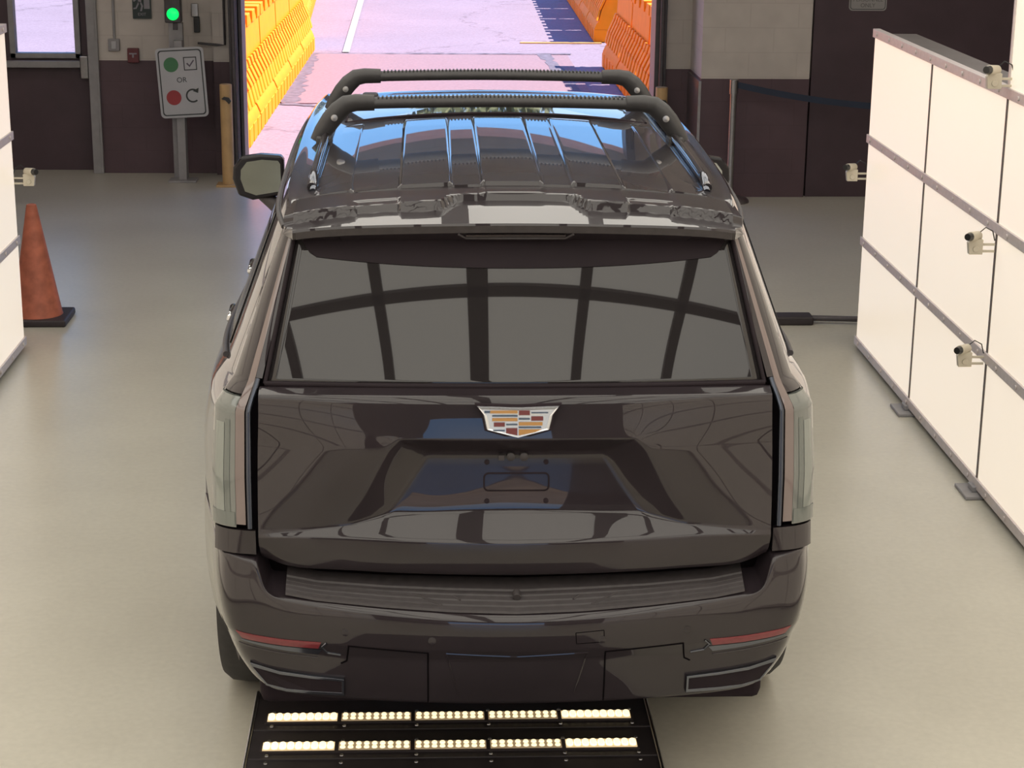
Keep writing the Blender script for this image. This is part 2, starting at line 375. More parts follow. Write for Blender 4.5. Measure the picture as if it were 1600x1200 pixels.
# ------------------------------------------------------------------ outside
og = MB().box(-40, 40, 12.0, 90, -0.14, -0.02).build('ground_outside', M_ROAD); og.name = 'floor_outside'; struct(og)
struct(MB().box(-2.6, 2.6, 12.0, 16.3, -0.02, -0.012).build('floor_apron', M_ROAD))
struct(MB().box(-1.92, 1.68, 16.35, 21.3, -0.02, -0.008).build('floor_patch', M_PATCH))
tr = MB()
def wob(x0, y0, x1, y1, w0, n=22):
    L_ = []; R_ = []
    for i in range(n+1):
        t = i/n; x = x0+(x1-x0)*t; y = y0+(y1-y0)*t; h = w0*(0.5+random.random())
        dx, dy = (x1-x0), (y1-y0); l = math.hypot(dx, dy); nx, ny = -dy/l, dx/l
        L_.append((x+nx*h, y+ny*h, -0.005)); R_.append((x-nx*h, y-ny*h, -0.005))
    tr.grid([L_, R_])
wob(-1.95, 21.35, 1.75, 21.45, 0.05, 40); wob(-1.86, 16.4, -1.90, 21.3, 0.12, 30); wob(-1.9, 16.3, -0.5, 15.6, 0.07, 24); wob(1.55, 17.0, 1.35, 21.4, 0.07)
struct(tr.build('trim_5', M_TAR))
struct(MB().box(1.1, 2.3, 22.84, 22.94, -0.02, -0.004).build('trim_6', M_ORNL))
wl = MB().grid([[(-1.46, 21.5, -0.004), (-1.64, 45, -0.004)], [(-1.34, 21.5, -0.004), (-1.47, 45, -0.004)]]); 
wl = MB(); wl.grid([[(-1.45, 21.5, -0.004), (-1.66, 45, -0.004)], [(-1.35, 21.5, -0.004), (-1.53, 45, -0.004)]]); struct(wl.build('trim_7', M_WHITEL))
struct(MB().box(-40, 40, -80, -14.4, -0.14, -0.02).build('floor_entry', M_HILL))

# low scrub hill behind the entry, mirrored in the tailgate
hl = MB(); rows = []
for j in range(9):
    y = -55-j*2.5; rows.append([(x, y, 0.0+2.2*math.sin(math.pi*j/8)*(0.7+0.3*math.sin(x*0.5+j))) for x in range(-30, 31, 2)])
hl.grid(rows); struct(hl.build('floor_hill', M_HILL, smooth=3))

def make_barrier(L, loc, rz, label, group):
    r = thing('water_filled_barrier', loc, label, 'traffic barrier', group)
    prof = [(.30, 0.0), (.30, .20), (.27, .27), (.245, .30), (.20, .46), (.135, .62), (.125, .70), (.115, 1.02), (.10, 1.08), (.07, 1.10)]
    m = MB(); full = prof+[(-a, b) for a, b in prof[::-1]]
    m.prism(full, lambda u, v, d: (loc[0]+u, loc[1]+d, v+loc[2]), -L/2+.03, L/2-.03)
    # chevron ribs down both faces and bands over the cap
    rb = m; n = int(L/0.25)
    for sd in (-1, 1):
        for i in range(n):
            y = -L/2+.10+i*(L-.2)/(n-1)
            path = [(.128, .70, y-.10), (.145, .62, y-.055), (.205, .46, y+.03), (.25, .31, y-.04)]
            pts = [Vector((loc[0]+sd*(a+.006), loc[1]+yy, b+loc[2])) for a, b, yy in path]
            for p, q in zip(pts, pts[1:]):
                wv = Vector((0, .078, 0)); nv = Vector((sd*.030, 0, .010))
                vs = [p-wv, p+wv, q+wv, q-wv]; vs += [x+nv for x in vs]
                rb.add(vs, [(0,1,2,3),(7,6,5,4),(0,4,5,1),(2,6,7,3),(1,5,6,2),(3,7,4,0)])
    cp = m
    for i in range(4):
        y = loc[1]-L/2+.16+i*(L-.32)/3
        cp.box(loc[0]-.132, loc[0]+.132, y-.13, y+.13, 1.0+loc[2], 1.125+loc[2])
    ft = m
    for i in range(5):
        y = loc[1]-L/2+.15+i*(L-.3)/4
        ft.box(loc[0]-.309, loc[0]+.309, y-.13, y+.13, loc[2], .18+loc[2])
    m.build('shell', M_BARR, r, bevel=0.008)
    r.rotation_euler = (0, 0, rz)
    return r
b0 = None
ordn = ['first', 'second', 'third', 'fourth', 'fifth', 'sixth', 'seventh', 'eighth']
def place(y0, n, x0, dx, side, grp, desc, L=1.86):
    global b0
    for i in range(n):
        lab = 'orange plastic chevron barrier, %s from the doorway %s' % (ordn[i], desc)
        loc = (x0+dx*i, y0+1.9*i+L/2, -0.012)
        if b0 is None: b0 = make_barrier(L, loc, 0, lab, grp); o = b0
        else: o = copy_tree(b0); o.location = loc
        o['label'] = lab; o['group'] = grp; o.rotation_euler = (0, 0, -math.atan2(dx, 1.9))
place(12.4, 5, -2.29, 0.03, -1, 'barriers in the near left row', 'in the sunlit near left row')
place(23.6, 4, -2.42, -0.06, -1, 'barriers in the far left row', 'in the far left row past the gap')
place(12.5, 4, 2.36, 0.0, 1, 'barriers in the near right row', 'in the shaded near right row')
place(23.0, 4, 2.52, 0.03, 1, 'barriers in the far right row', 'in the shaded far right row')

# a line of trees far down the road (seen mirrored in the roof)
def make_tree(loc, h, label):
    r = thing('tree', loc, label, 'tree', 'trees far down the road')
    MB().tube([(loc[0], loc[1], -0.1), (loc[0]+.15, loc[1], h*.3), (loc[0]-.1, loc[1]+.1, h*.6)], [.22, .16, .10], 8).build('trunk', M_BARK, r, smooth=1)
    m = MB()
    for k in range(1500):
        while True:
            p = Vector((random.uniform(-1, 1), random.uniform(-1, 1), random.uniform(-1, 1)))
            if .35 < p.length < 1: break
        p = Vector((p.x*h*.545*(1+.03*math.sin(k)), p.y*h*.36, p.z*h*.34))+Vector((loc[0], loc[1], h*.66))
        a = Vector((random.gauss(0, 1), random.gauss(0, 1), random.gauss(0, 1))).normalized(); b = a.orthogonal().normalized()
        s = random.uniform(.14, .3)
        m.add([p-a*s, p+b*s*.5, p+a*s, p-b*s*.5], [(0, 1, 2, 3)])
    m.build('crown', M_LEAF, r, fixn=False); return r
t0 = make_tree((-14.3, 46, -0.02), 6.2, 'olive green tree, second from the left in the tree line down the road')
nm = ['third', 'fourth', 'fifth', 'sixth', 'seventh', 'eighth', 'first']
for i, x in enumerate((-6.5, 1, 8.5, 16, 23.5, 31, -22)):
    o = copy_tree(t0); o.location = (x, 46+1.0*math.sin(i*2.3), -0.02); o.rotation_euler = (0, 0, i*1.3); s = 1.0+.12*math.sin(i*1.7); o.scale = (s, s, s)
    o['label'] = 'olive green tree, %s from the left in the tree line down the road' % nm[i]

# ================================================================== light walls
def light_wall(name, X, side, y_far, ncol, low_cols, label):
    """side=+1: right of the lane, glowing face towards -x"""
    r = thing(name, (X, y_far-ncol*0.61, 0), label, 'light wall')
    CW, RH, Z0 = 1.305, 0.607, 0.055
    d = side
    case = MB()
    def bx(m, xa, xb, *rest):
        m.box(min(X+d*xa, X+d*xb), max(X+d*xa, X+d*xb), *rest)
    cols = []
    y = y_far
    for c in range(ncol):
        cols.append((y-CW, y)); y -= CW
    nrow = lambda c: 3 if c < low_cols else 5
    for c, (ya, yb) in enumerate(cols):
        bx(case, .03, .24, ya, yb, .04, Z0+RH*nrow(c)-.005)
    case.build('casing', M_CASE, r)
    for c, (ya, yb) in enumerate(cols):
        for k in range(nrow(c)):
            m = MB(); bx(m, 0.0, .028, ya+.010, yb-.010, Z0+RH*k+.006, Z0+RH*(k+1)-.006)
            m.build('diffuser_panel', M_DIFF, r, bevel=0.003)
    for k in range(0, 6):
        cs = [c for c in range(ncol) if nrow(c) >= k]
        if not cs: continue
        m = MB(); ya, yb = cols[cs[-1]][0], cols[cs[0]][1]
        zz = Z0+RH*k
        top = (k == 3 or k == 5)
        bx(m, -.012, .03, ya, yb, zz-.024, zz+.024)
        yy = yb-.10
        while yy > ya:
            m.cyl((X-d*.012, yy, zz), (X-d*.018, yy, zz), .011, n=10); yy -= .30
        m.build('rail', M_RAIL, r, bevel=0.002)
    for c in range(ncol):
        m = MB(); bx(m, -.004, .026, cols[c][0]-.0085, cols[c][0]+.0085, Z0, Z0+RH*nrow(c)); m.build('mullion', M_MULL, r)
    if low_cols < ncol:
        ye = cols[low_cols][1]
        m = MB(); bx(m, -.008, .03, ye-.014, ye+.002, Z0+RH*3, Z0+RH*5); m.build('edge_strip', M_RAIL, r)
    for c, (ya, yb) in enumerate(cols):
        m = MB(); bx(m, -.075, .20, ya-.10, ya+.10, 0, .018); bx(m, -.03, .10, ya-.04, ya+.04, .018, .045)
        m.build('foot', M_GREY, r, bevel=0.004)
    return r
RW = light_wall('light_wall', 2.305, 1, 5.66, 10, 2, 'white glowing panel wall right of the black SUV')
LW = light_wall('light_wall', -2.645, -1, 5.68, 10, 2, 'white glowing panel wall at the left edge of the lane')

# overhead light array behind and above the camera, mirrored in the rear window
oh = thing('overhead_light_array', (-0.17, -3.3, 3.9), 'glowing ceiling panel array over the lane, mirrored in the rear window', 'ceiling light')
Zc = 3.95
xs = [-0.17+1.0*(i-3.5) for i in range(8)]
xs = [-0.17+0.95*(i-4.5) for i in range(10)]
xs = [-0.17+0.95*(i-4) for i in range(9)]
ys = [-9.14+2.44*i for i in range(6)]
for i in range(8):
    for j in range(6):
        MB().box(xs[i]+.05, xs[i]+.90, ys[j]+.04, ys[j]+2.40, Zc, Zc+.02).build('ceiling_diffuser', M_CEIL, oh)
m = MB()
for i in range(9): m.box(xs[i]-(.13 if i == 4 else .05), xs[i]+(.06 if i == 4 else .05), ys[0], ys[-1]+2.44, Zc-.03, Zc+.06)
for j in range(7): m.box(xs[0], xs[-1], ys[0]+2.44*j-.05, ys[0]+2.44*j+.05, Zc-.03, Zc+.06)
m.build('grid_frame', M_BEAM, oh)
for x in (xs[0], xs[-1]):
    for y in (ys[0], ys[3], ys[-1]+2.4): MB().cyl((x, y, Zc+.05), (x, y, 4.7), .012, n=8).build('hanger_rod', M_STEEL, oh)
# fill lamps added out of view to brighten the dark walls and far floor
hl0 = thing('fill_lamp', (-4.6, 8.6, 4.62), 'added fill lamp under the ceiling on the left side of the hall, nearest the escape door', 'ceiling light')
MB().box(-5.3, -3.9, 8.4, 8.8, 4.61, 4.685).build('housing', M_GREY, hl0)
MB().box(-5.27, -3.93, 8.43, 8.77, 4.59, 4.61).build('fill_diffuser', M_FILL, hl0)
for x, y, lb in ((4.2, 8.4, 'added fill lamp under the ceiling on the right side of the hall, nearest the staff door'), (-4.8, 5.3, 'added fill lamp over the traffic cone corner of the hall'), (-4.8, 2.0, 'added fill lamp behind the left light wall'), (5.0, 2.0, 'added fill lamp behind the right light wall'), (-4.8, -7, 'added fill lamp at the entry end of the hall, left side'), (5.0, -7, 'added fill lamp at the entry end of the hall, right side')):
    o = copy_tree(hl0); o.location = (x, y, 4.62); o['label'] = lb

# small cameras on brackets on the light walls
def wall_camera(X, y, z, d, label):
    """d: +1 = mounted on the right wall (points back towards -y, -x)"""
    r = thing('inspection_camera', (X, y, z), label, 'camera', 'inspection cameras on the light walls')
    m = MB()
    m.box(min(X, X-d*.10), max(X, X-d*.10), y-.006, y+.006, z-.055, z-.040); m.box(min(X, X-d*.10), max(X, X-d*.10), y-.006, y+.006, z-.012, z+.003)
    m.build('arm', M_PVC, r, bevel=0.002)
    m = MB()
    m.prism([(.08, -.065), (.165, -.065), (.175, .01), (.15, .035), (.08, .03)], lambda u, v, q: (X-d*u, y+q, z+v), -.022, .022)
    m.cyl((X-d*.125, y-.03, z-.03), (X-d*.125, y+.03, z-.03), .020, n=14)
    m.build('bracket', M_PVC, r, bevel=0.004)
    m = MB(); m.cyl((X-d*.10, y+.03, z+.045), (X-d*.175, y-.05, z+.055), .030, n=18); m.build('housing', M_PVC, r, bevel=0.003)
    m = MB(); m.cyl((X-d*.165, y-.040, z+.054), (X-d*.200, y-.077, z+.058), .028, .022, n=18); m.build('lens_barrel', M_CAMB, r, bevel=0.002)
    m = MB(); pts = [(X-d*.10, y+.03, z+.06), (X-d*.06, y+.02, z+.10), (X-d*.02, y, z+.08), (X-d*.003, y, z+.02)]
    m.tube(pts, .004, 6); m.build('cable', M_CAMB, r, smooth=1)
    r.scale = (.72, .72, .72)
    return r
wall_camera(2.293, 3.03, 1.20, 1, 'small white bracket camera with black lens, middle one on the right light wall')
wall_camera(2.293, 3.06, .665, 1, 'small white bracket camera, lowest one on the right light wall')
wall_camera(2.315, 3.02, 1.945, 1, 'small white bracket camera, topmost above the low part of the right wall')
wall_camera(2.315, 5.68, 1.06, 1, 'small white camera at the far end of the right light wall')
wall_camera(-2.655, 5.70, 1.02, -1, 'small cream camera at the far end of the left light wall')

# ================================================================== things by the front wall
# stop / go sign on a post
sg = thing('instruction_sign', (-2.40, 11.29, 0), 'white sign on grey post with green dot, red dot, tick box and arrow', 'sign')
MB().box(-2.435, -2.365, 11.26, 11.33, 0, 1.22).box(-2.52, -2.28, 11.20, 11.38, 0, .018).build('post', M_GREY, sg, bevel=0.004)
TL = 0.055
def SF(u, v, d):
    c, s = math.cos(TL), math.sin(TL); return (-2.373+u*c-v*s, 11.235-d, .866+u*s+v*c)
MB().prism(rrect(.41, .60, .04), SF, -.004, .003).build('plate', M_SIGN, sg)
bd = MB(); o_ = rrect(.372, .562, .03); i_ = rrect(.352, .542, .024); n_ = len(o_)
bd.add([SF(u, v, .0045) for u, v in o_]+[SF(u, v, .0045) for u, v in i_], [(i, (i+1)%n_, n_+(i+1)%n_, n_+i) for i in range(n_)]); bd.build('border', M_INK, sg, fixn=True)
def disc(cx, cy, r, n=32): return [(cx+r*math.cos(2*math.pi*i/n), cy+r*math.sin(2*math.pi*i/n)) for i in range(n)]
MB().prism(disc(-.080, .157, .063), SF, .003, .005).build('green_dot', M_SGRN, sg)
MB().prism(disc(-.080, -.125, .064), SF, .003, .005).build('red_dot', M_SRED, sg)
tb = MB(); a, b, c, d = .028, .140, .103, .217
for q in ((a, b, c, c+.008), (a, b, d-.008, d), (a, a+.008, c, d), (b-.008, b, c, d)):
    tb.prism([(q[0], q[2]), (q[1], q[2]), (q[1], q[3]), (q[0], q[3])], SF, .003, .005)
tb.build('box_outline', M_INK, sg)
MB().prism([(.050, .160), (.062, .168), (.077, .147), (.112, .192), (.120, .184), (.078, .130)], SF, .003, .005).build('tick', mat('grey violet ink', (.10, .08, .11), .5, noise=.05), sg)
ar = MB(); ctr = (.083, -.115); k0, k1 = 62, 318
P = [(ctr[0]+.060*math.cos(math.radians(t)), ctr[1]+.060*math.sin(math.radians(t))) for t in range(k0, k1, 8)]
Q = [(ctr[0]+.046*math.cos(math.radians(t)), ctr[1]+.046*math.sin(math.radians(t))) for t in range(k0, k1, 8)]
ar.prism(P+Q[::-1], SF, .003, .005)
ar.prism([(.085, -.075), (.138, -.050), (.130, -.095)], SF, .003, .005); ar.build('turn_arrow', M_INK, sg)
zx = (math.cos(TL), 0, math.sin(TL)); zz_ = (-math.sin(TL), 0, math.cos(TL))
text_mesh('lettering', 'OR', .062, M_INK, sg, SF(0, .022, .004), zx, zz_)
# traffic light on the same line
tl = thing('traffic_light', (-2.43, 11.40, 0), 'dark two-lamp traffic light showing green above the sign', 'traffic light')
MB().box(-2.49, -2.37, 11.38, 11.45, 0, 1.36).build('stand', M_GREY, tl, bevel=0.004)
MB().box(-2.45, -2.41, 11.37, 11.45, 1.30, 1.38).build('neck', M_DSTEEL, tl, bevel=0.004)
MB().box(-2.515, -2.375, 11.34, 11.46, 1.362, 1.75).build('head', M_DSTEEL, tl, bevel=0.012)
MB().lathe((-2.443, 11.345, 1.437), [(.001, -.022), (.035, -.018), (.058, 0), (.060, .004)], 28, 'Y').build('green_lens', M_LAMP, tl, smooth=1)
MB().lathe((-2.443, 11.345, 1.62), [(.001, -.022), (.035, -.018), (.058, 0), (.060, .004)], 28, 'Y').build('red_lens', M_LAMPOFF, tl, smooth=1)
# exit sign
ex = thing('exit_sign', (-2.755, 11.69, 1.36), 'dark green exit sign with running figure on beige wall', 'sign')
EF = lambda u, v, d: (-2.755+u, 11.69-d, 1.48+v)
MB().prism([(-.08, -.115), (.08, -.115), (.08, .16), (-.08, .16)], EF, -.01, .008).build('plate', M_EXITG, ex)
MB().prism([(.020, -.03), (.070, -.03), (.070, .10), (.020, .10)], EF, .008, .010).build('door_symbol', M_EXITW, ex)
rn = MB()
for pl in ([(-.03, .07), (.005, .07), (-.005, .02), (-.03, .02)], [(-.03, .03), (-.012, .03), (-.045, -.03), (-.072, -.035), (-.072, -.022), (-.052, -.018)], [(-.02, .03), (-.003, .03), (.012, -.005), (.0, -.05), (-.015, -.05), (-.004, -.005)], [(-.03, .068), (-.03, .055), (-.065, .03), (-.075, .04)]):
    rn.prism(pl, EF, .008, .010)
rn.prism(disc(.005, .09, .014, 14), EF, .008, .010); rn.build('running_figure', M_EXITW, ex)
text_mesh('lettering', 'EXIT', .035, M_EXITW, ex, EF(0, -.078, .0085), (1, 0, 0), (0, 0, 1))
# alarm pull box, switch, thermostat, conduit, gate arm
al = thing('fire_alarm_box', (-2.845, 11.69, 1.0), 'small red fire alarm pull box on wall', 'fire alarm')
MB().box(-2.895, -2.795, 11.655, 11.70, .985, 1.11).build('case', M_ALARM, al, bevel=0.006)
MB().box(-2.878, -2.812, 11.645, 11.656, 1.058, 1.070).box(-2.852, -2.838, 11.645, 11.656, 1.03, 1.058).build('handle', M_EXITW, al, bevel=0.001)
sw = thing('switch_box', (-3.01, 11.69, 1.09), 'grey surface switch box with conduit above it', 'switch')
MB().box(-3.06, -2.96, 11.66, 11.70, 1.085, 1.19).build('case', M_GREY, sw, bevel=0.006)
MB().box(-3.03, -2.99, 11.652, 11.662, 1.105, 1.17).build('rocker', M_SIGN, sw, bevel=0.002)
MB().cyl((-3.005, 11.688, 1.19), (-3.0, 11.688, 2.6), .011, n=10).build('conduit', M_GREY, sw, smooth=1)
th = thing('card_reader', (-2.27, 11.69, 1.25), 'narrow grey and black wall reader left of doorway', 'card reader')
MB().box(-2.325, -2.265, 11.66, 11.70, 1.385, 1.50).build('case', M_STEEL, th, bevel=0.006)
MB().box(-2.305, -2.255, 11.65, 11.70, 1.25, 1.385).build('keypad', M_CAMB, th, bevel=0.006)
cp = MB(); cp.tube([(-2.27, 11.60, 1.165), (-2.10, 11.60, 1.150), (-2.035, 11.60, 1.150), (-2.035, 11.60, 1.60), (-2.035, 11.60, 2.6)], .011, 8)
tag(cp.build('pipe', M_DSTEEL, smooth=1), 'thin dark bent pipe on the pier beside the doorway', 'pipe')
# bollards
def bollard(x, y, lab):
    r = thing('bollard', (x, y, 0), lab, 'bollard', 'yellow doorway bollards')
    MB().cyl((x, y, 0.015), (x, y, .875), .052, n=28).build('post', M_YELLOW, r, bevel=0.004)
    MB().box(x-.10, x+.085, y-.09, y+.09, 0, .018).build('base_plate', M_YELLOW, r, bevel=0.003)
    m = MB(); m.prism([(-.035, 0), (0.0, -.012), (.03, -.045), (.048, -.02), (.03, .012), (-.01, .02)], lambda u, v, d: (x+u, y-.052-d, .755+v), -.02, .006)
    m.build('reflector_mark', M_CAMB, r)
bollard(-1.985, 11.08, 'faded yellow bollard left of the vehicle doorway')
bollard(1.745, 11.0, 'faded yellow bollard right of the vehicle doorway, mostly behind the roof rack')
# stanchion with belt
st = thing('belt_stanchion', (2.265, 10.37, 0), 'steel belt stanchion with round base in front of maroon wall', 'stanchion')
MB().lathe((2.265, 10.37, 0), [(.165, 0), (.165, .012), (.15, .03), (.07, .055), (.03, .06)], 36).build('base', M_STEEL, st, smooth=1)
MB().cyl((2.265, 10.37, .05), (2.265, 10.37, .93), .028, n=24).build('pole', M_STEEL, st, smooth=1)
MB().cyl((2.265, 10.37, .90), (2.265, 10.37, 1.02), .036, n=24).build('head', M_STEEL, st, bevel=0.003)
bl = MB(); P0, P1 = Vector((2.30, 10.37, .975)), Vector((4.6, 9.9, .89)); rowa = []; rowb = []
for i in range(21):
    t = i/20; p = P0.lerp(P1, t)-Vector((0, 0, .10*4*t*(1-t))); rowa.append(tuple(p+Vector((0, 0, .026)))); rowb.append(tuple(p-Vector((0, 0, .026))))
bl.grid([rowa, rowb]); ob = bl.build('belt', M_BELT, st); md = ob.modifiers.new('s', 'SOLIDIFY'); md.thickness = .003
s2 = thing('belt_stanchion', (4.72, 9.87, 0), 'steel belt stanchion behind the right light wall holding the belt end', 'stanchion')
MB().lathe((4.72, 9.87, 0), [(.165, 0), (.165, .012), (.15, .03), (.07, .055), (.03, .06)], 36).build('base', M_STEEL, s2, smooth=1)
MB().cyl((4.72, 9.87, .05), (4.72, 9.87, 1.0), .028, n=24).build('pole', M_STEEL, s2, smooth=1)
# staff sign
ps = thing('staff_sign', (3.40, 10.595, 1.56), 'small white notice reading personnel only on dark door', 'sign')
PF = lambda u, v, d: (3.392+u, 10.598-d, 1.69+v)
MB().prism(rrect(.315, .25, .03), PF, -.001, .004).build('plate', mat('pale notice', (.30, .29, .28), .4, noise=.05), ps)
bd = MB(); o_ = rrect(.295, .23, .025); i_ = rrect(.285, .22, .021); n_ = len(o_)
bd.add([PF(u, v, .0055) for u, v in o_]+[PF(u, v, .0055) for u, v in i_], [(i, (i+1)%n_, n_+(i+1)%n_, n_+i) for i in range(n_)]); bd.build('border', M_INK, ps)
M_GI = mat('faded ink', (.12, .11, .11), .5, noise=.05)
text_mesh('lettering', 'PERSONNEL', .046, M_GI, ps, PF(0, -.035, .0045), (1, 0, 0), (0, 0, 1))
text_mesh('lettering', 'ONLY', .046, M_GI, ps, PF(0, -.082, .0045), (1, 0, 0), (0, 0, 1))
# cone
cn = thing('traffic_cone', (-2.70, 6.36, 0), 'worn orange traffic cone with black base beside left light wall', 'traffic cone')
MB().box(-2.88, -2.50, 6.18, 6.54, 0, .045).build('base', M_RUB, cn, bevel=0.012)
MB().lathe((-2.70, 6.36, 0), [(.155, .045), (.150, .06), (.035, .71), (.030, .735), (.018, .74)], 36).build('body', M_CONE, cn, smooth=0.8)
# floor guide bar
gb = thing('floor_guide_bar', (1.9, 6.25, 0), 'dark rubber guide bar with pipe end lying by the right wall', 'guide bar')
MB().box(1.15, 2.16, 6.20, 6.34, 0, .055).build('rubber_block', M_RUB, gb, bevel=0.012)
MB().cyl((2.14, 6.26, .035), (2.55, 6.22, .035), .018, n=14).build('pipe_end', M_DSTEEL, gb, smooth=1)

# ================================================================== under-vehicle light plate
lp = thing('undercarriage_light_plate', (-0.185, 0.0, 0), 'black floor plate with two rows of warm lights behind the SUV', 'floor light')
MB().box(-.865, .495, -1.2, 0.915, 0, .030).build('base_plate', M_PLATE, lp, bevel=0.006)
for x in (-.868, .498): MB().tube([(x, -1.2, .03), (x, .91, .03)], .007, 8).build('edge_strip', M_STEEL, lp, smooth=1)
for y in (.565, .355, -0.08): 
    m = MB(); m.box(-.86, .49, y+.045 if y > 0 else y, y+.050 if y > 0 else y+.005, .030, .033); m.build('seam', M_DSTEEL, lp)
def light_bar(y, x0=-.817, x1=.430):
    bar = MB().box(x0-.008, x1+.008, y-.036, y+.036, .030, .036).build('light_bar', M_RUB, lp)
    n = 5; g = .014; wv = (x1-x0-g*(n-1))/n
    for k in range(n):
        a = x0+k*(wv+g); hot = k in (0, 4); c = 9
        md = MB(); md.box(a, a+wv, y-.028, y+.028, .036, .039, 0)
        for i in range(c):
            xx = a+wv*(i+.5)/c
            if hot: md.lathe((xx, y, .039), [(.0125, 0), (.010, .006), (.001, .008)], 12, mi=1); md.lathe((xx, y-.012, .039), [(.0115, 0), (.009, .006), (.001, .008)], 12, mi=1); md.lathe((xx, y+.012, .039), [(.0115, 0), (.009, .006), (.001, .008)], 12, mi=1)
            else:
                for dy in (-.013, .013): md.lathe((xx, y+dy, .039), [(.0095, 0), (.008, .005), (.001, .006)], 12, mi=1)
        md.build('led_module', [M_LEDBEDH if hot else M_LEDBED, M_LEDHOT if hot else M_LED], bar, fixn=True)
light_bar(.695)
light_bar(.480)
sc0 = None
for y in (.748, .642, .533, .427, .375):
    for i in range(6):
        x = -.80+i*.2465
        if sc0 is None: sc0 = MB().lathe((x, y, .030), [(.007, 0), (.006, .003), (.001, .004)], 12).build('screw', M_STEEL, lp, smooth=1); sb = Vector((x, y))
        else: o = sc0.copy(); o.location = (x-sb.x, y-sb.y, 0); LC.objects.link(o); o.parent = lp

# ================================================================== the SUV
car = thing('suv', (0, 2.7, 0), 'large glossy black SUV seen from behind with roof crossbars', 'car')
def mirror_cols(half):
    """half: row of points from x=0 outwards -> full row from -x to +x"""
    return [(-p[0], p[1], p[2]) for p in half[:0:-1]]+list(half)
# ---- body shell (loft)
S = [
 [(.84,.30,.42),(.885,.23,.62),(.900,.20,.80),(.908,.20,1.00),(.906,.225,1.20),(.902,.25,1.305),(.845,.33,1.375),(.703,.505,1.795),(.662,.54,1.838),(.45,.56,1.868),(.2,.57,1.880),(0,.57,1.883)],
 [(.90,.62,.42),(.955,.6,.62),(.972,.6,.80),(.988,.6,1.00),(.980,.6,1.17),(.952,.61,1.285),(.905,.63,1.345),(.735,.72,1.81),(.668,.70,1.858),(.45,.70,1.886),(.2,.70,1.898),(0,.70,1.902)],
 [(.97,1.1,.42),(1.02,1.1,.62),(1.03,1.1,.82),(1.010,1.1,1.02),(.995,1.1,1.16),(.972,1.1,1.265),(.940,1.1,1.32),(.748,1.12,1.825),(.675,1.1,1.872),(.45,1.1,1.898),(.2,1.1,1.908),(0,1.1,1.912)],
 [(.97,2.0,.40),(1.01,2.0,.60),(1.02,2.0,.82),(1.004,2.0,1.02),(.985,2.0,1.15),(.962,2.0,1.24),(.940,2.0,1.29),(.756,2.0,1.83),(.685,2.0,1.875),(.45,2.0,1.905),(.2,2.0,1.917),(0,2.0,1.920)],
 [(.97,2.9,.40),(1.01,2.9,.60),(1.02,2.9,.82),(1.004,2.9,1.02),(.982,2.9,1.14),(.958,2.9,1.22),(.935,2.9,1.27),(.745,2.85,1.81),(.68,2.8,1.85),(.45,2.75,1.880),(.2,2.75,1.890),(0,2.75,1.893)],
 [(.97,3.5,.40),(1.01,3.5,.60),(1.02,3.5,.82),(1.004,3.5,1.0),(.982,3.5,1.12),(.955,3.5,1.20),(.93,3.5,1.25),(.73,3.30,1.745),(.66,3.22,1.785),(.45,3.16,1.815),(.2,3.14,1.825),(0,3.13,1.828)],
 [(.98,4.0,.40),(1.02,4.0,.60),(1.03,4.0,.82),(1.02,4.0,1.0),(1.0,4.0,1.10),(.97,4.0,1.17),(.93,4.0,1.21),(.87,3.95,1.235),(.80,3.9,1.245),(.5,3.85,1.26),(.2,3.82,1.27),(0,3.81,1.27)],
 [(.97,4.7,.40),(1.01,4.7,.60),(1.02,4.7,.82),(1.01,4.7,.97),(.99,4.7,1.05),(.96,4.7,1.10),(.92,4.7,1.13),(.86,4.7,1.145),(.80,4.7,1.16),(.5,4.7,1.18),(.2,4.7,1.20),(0,4.7,1.20)],
 [(.88,5.22,.40),(.93,5.24,.60),(.94,5.25,.80),(.93,5.25,.92),(.91,5.24,.98),(.88,5.22,1.02),(.85,5.2,1.04),(.80,5.24,1.05),(.72,5.26,1.06),(.45,5.32,1.08),(.2,5.35,1.09),(0,5.36,1.09)],
 [(.70,5.36,.40),(.76,5.40,.60),(.76,5.41,.78),(.75,5.40,.86),(.72,5.39,.90),(.70,5.38,.92),(.66,5.38,.93),(.62,5.39,.94),(.56,5.40,.95),(.35,5.43,.96),(.15,5.45,.97),(0,5.45,.97)],
]
NS = 14; rings = []
for i in range(len(S)-1):
    a0 = S[max(i-1, 0)]; a1 = S[i]; a2 = S[i+1]; a3 = S[min(i+2, len(S)-1)]
    for k in range(NS):
        t = k/NS; row = []
        for j in range(12):
            row.append(tuple(cat(a0[j][c], a1[j][c], a2[j][c], a3[j][c], t) for c in range(3)))
        rings.append(row)
rings.append(S[-1])
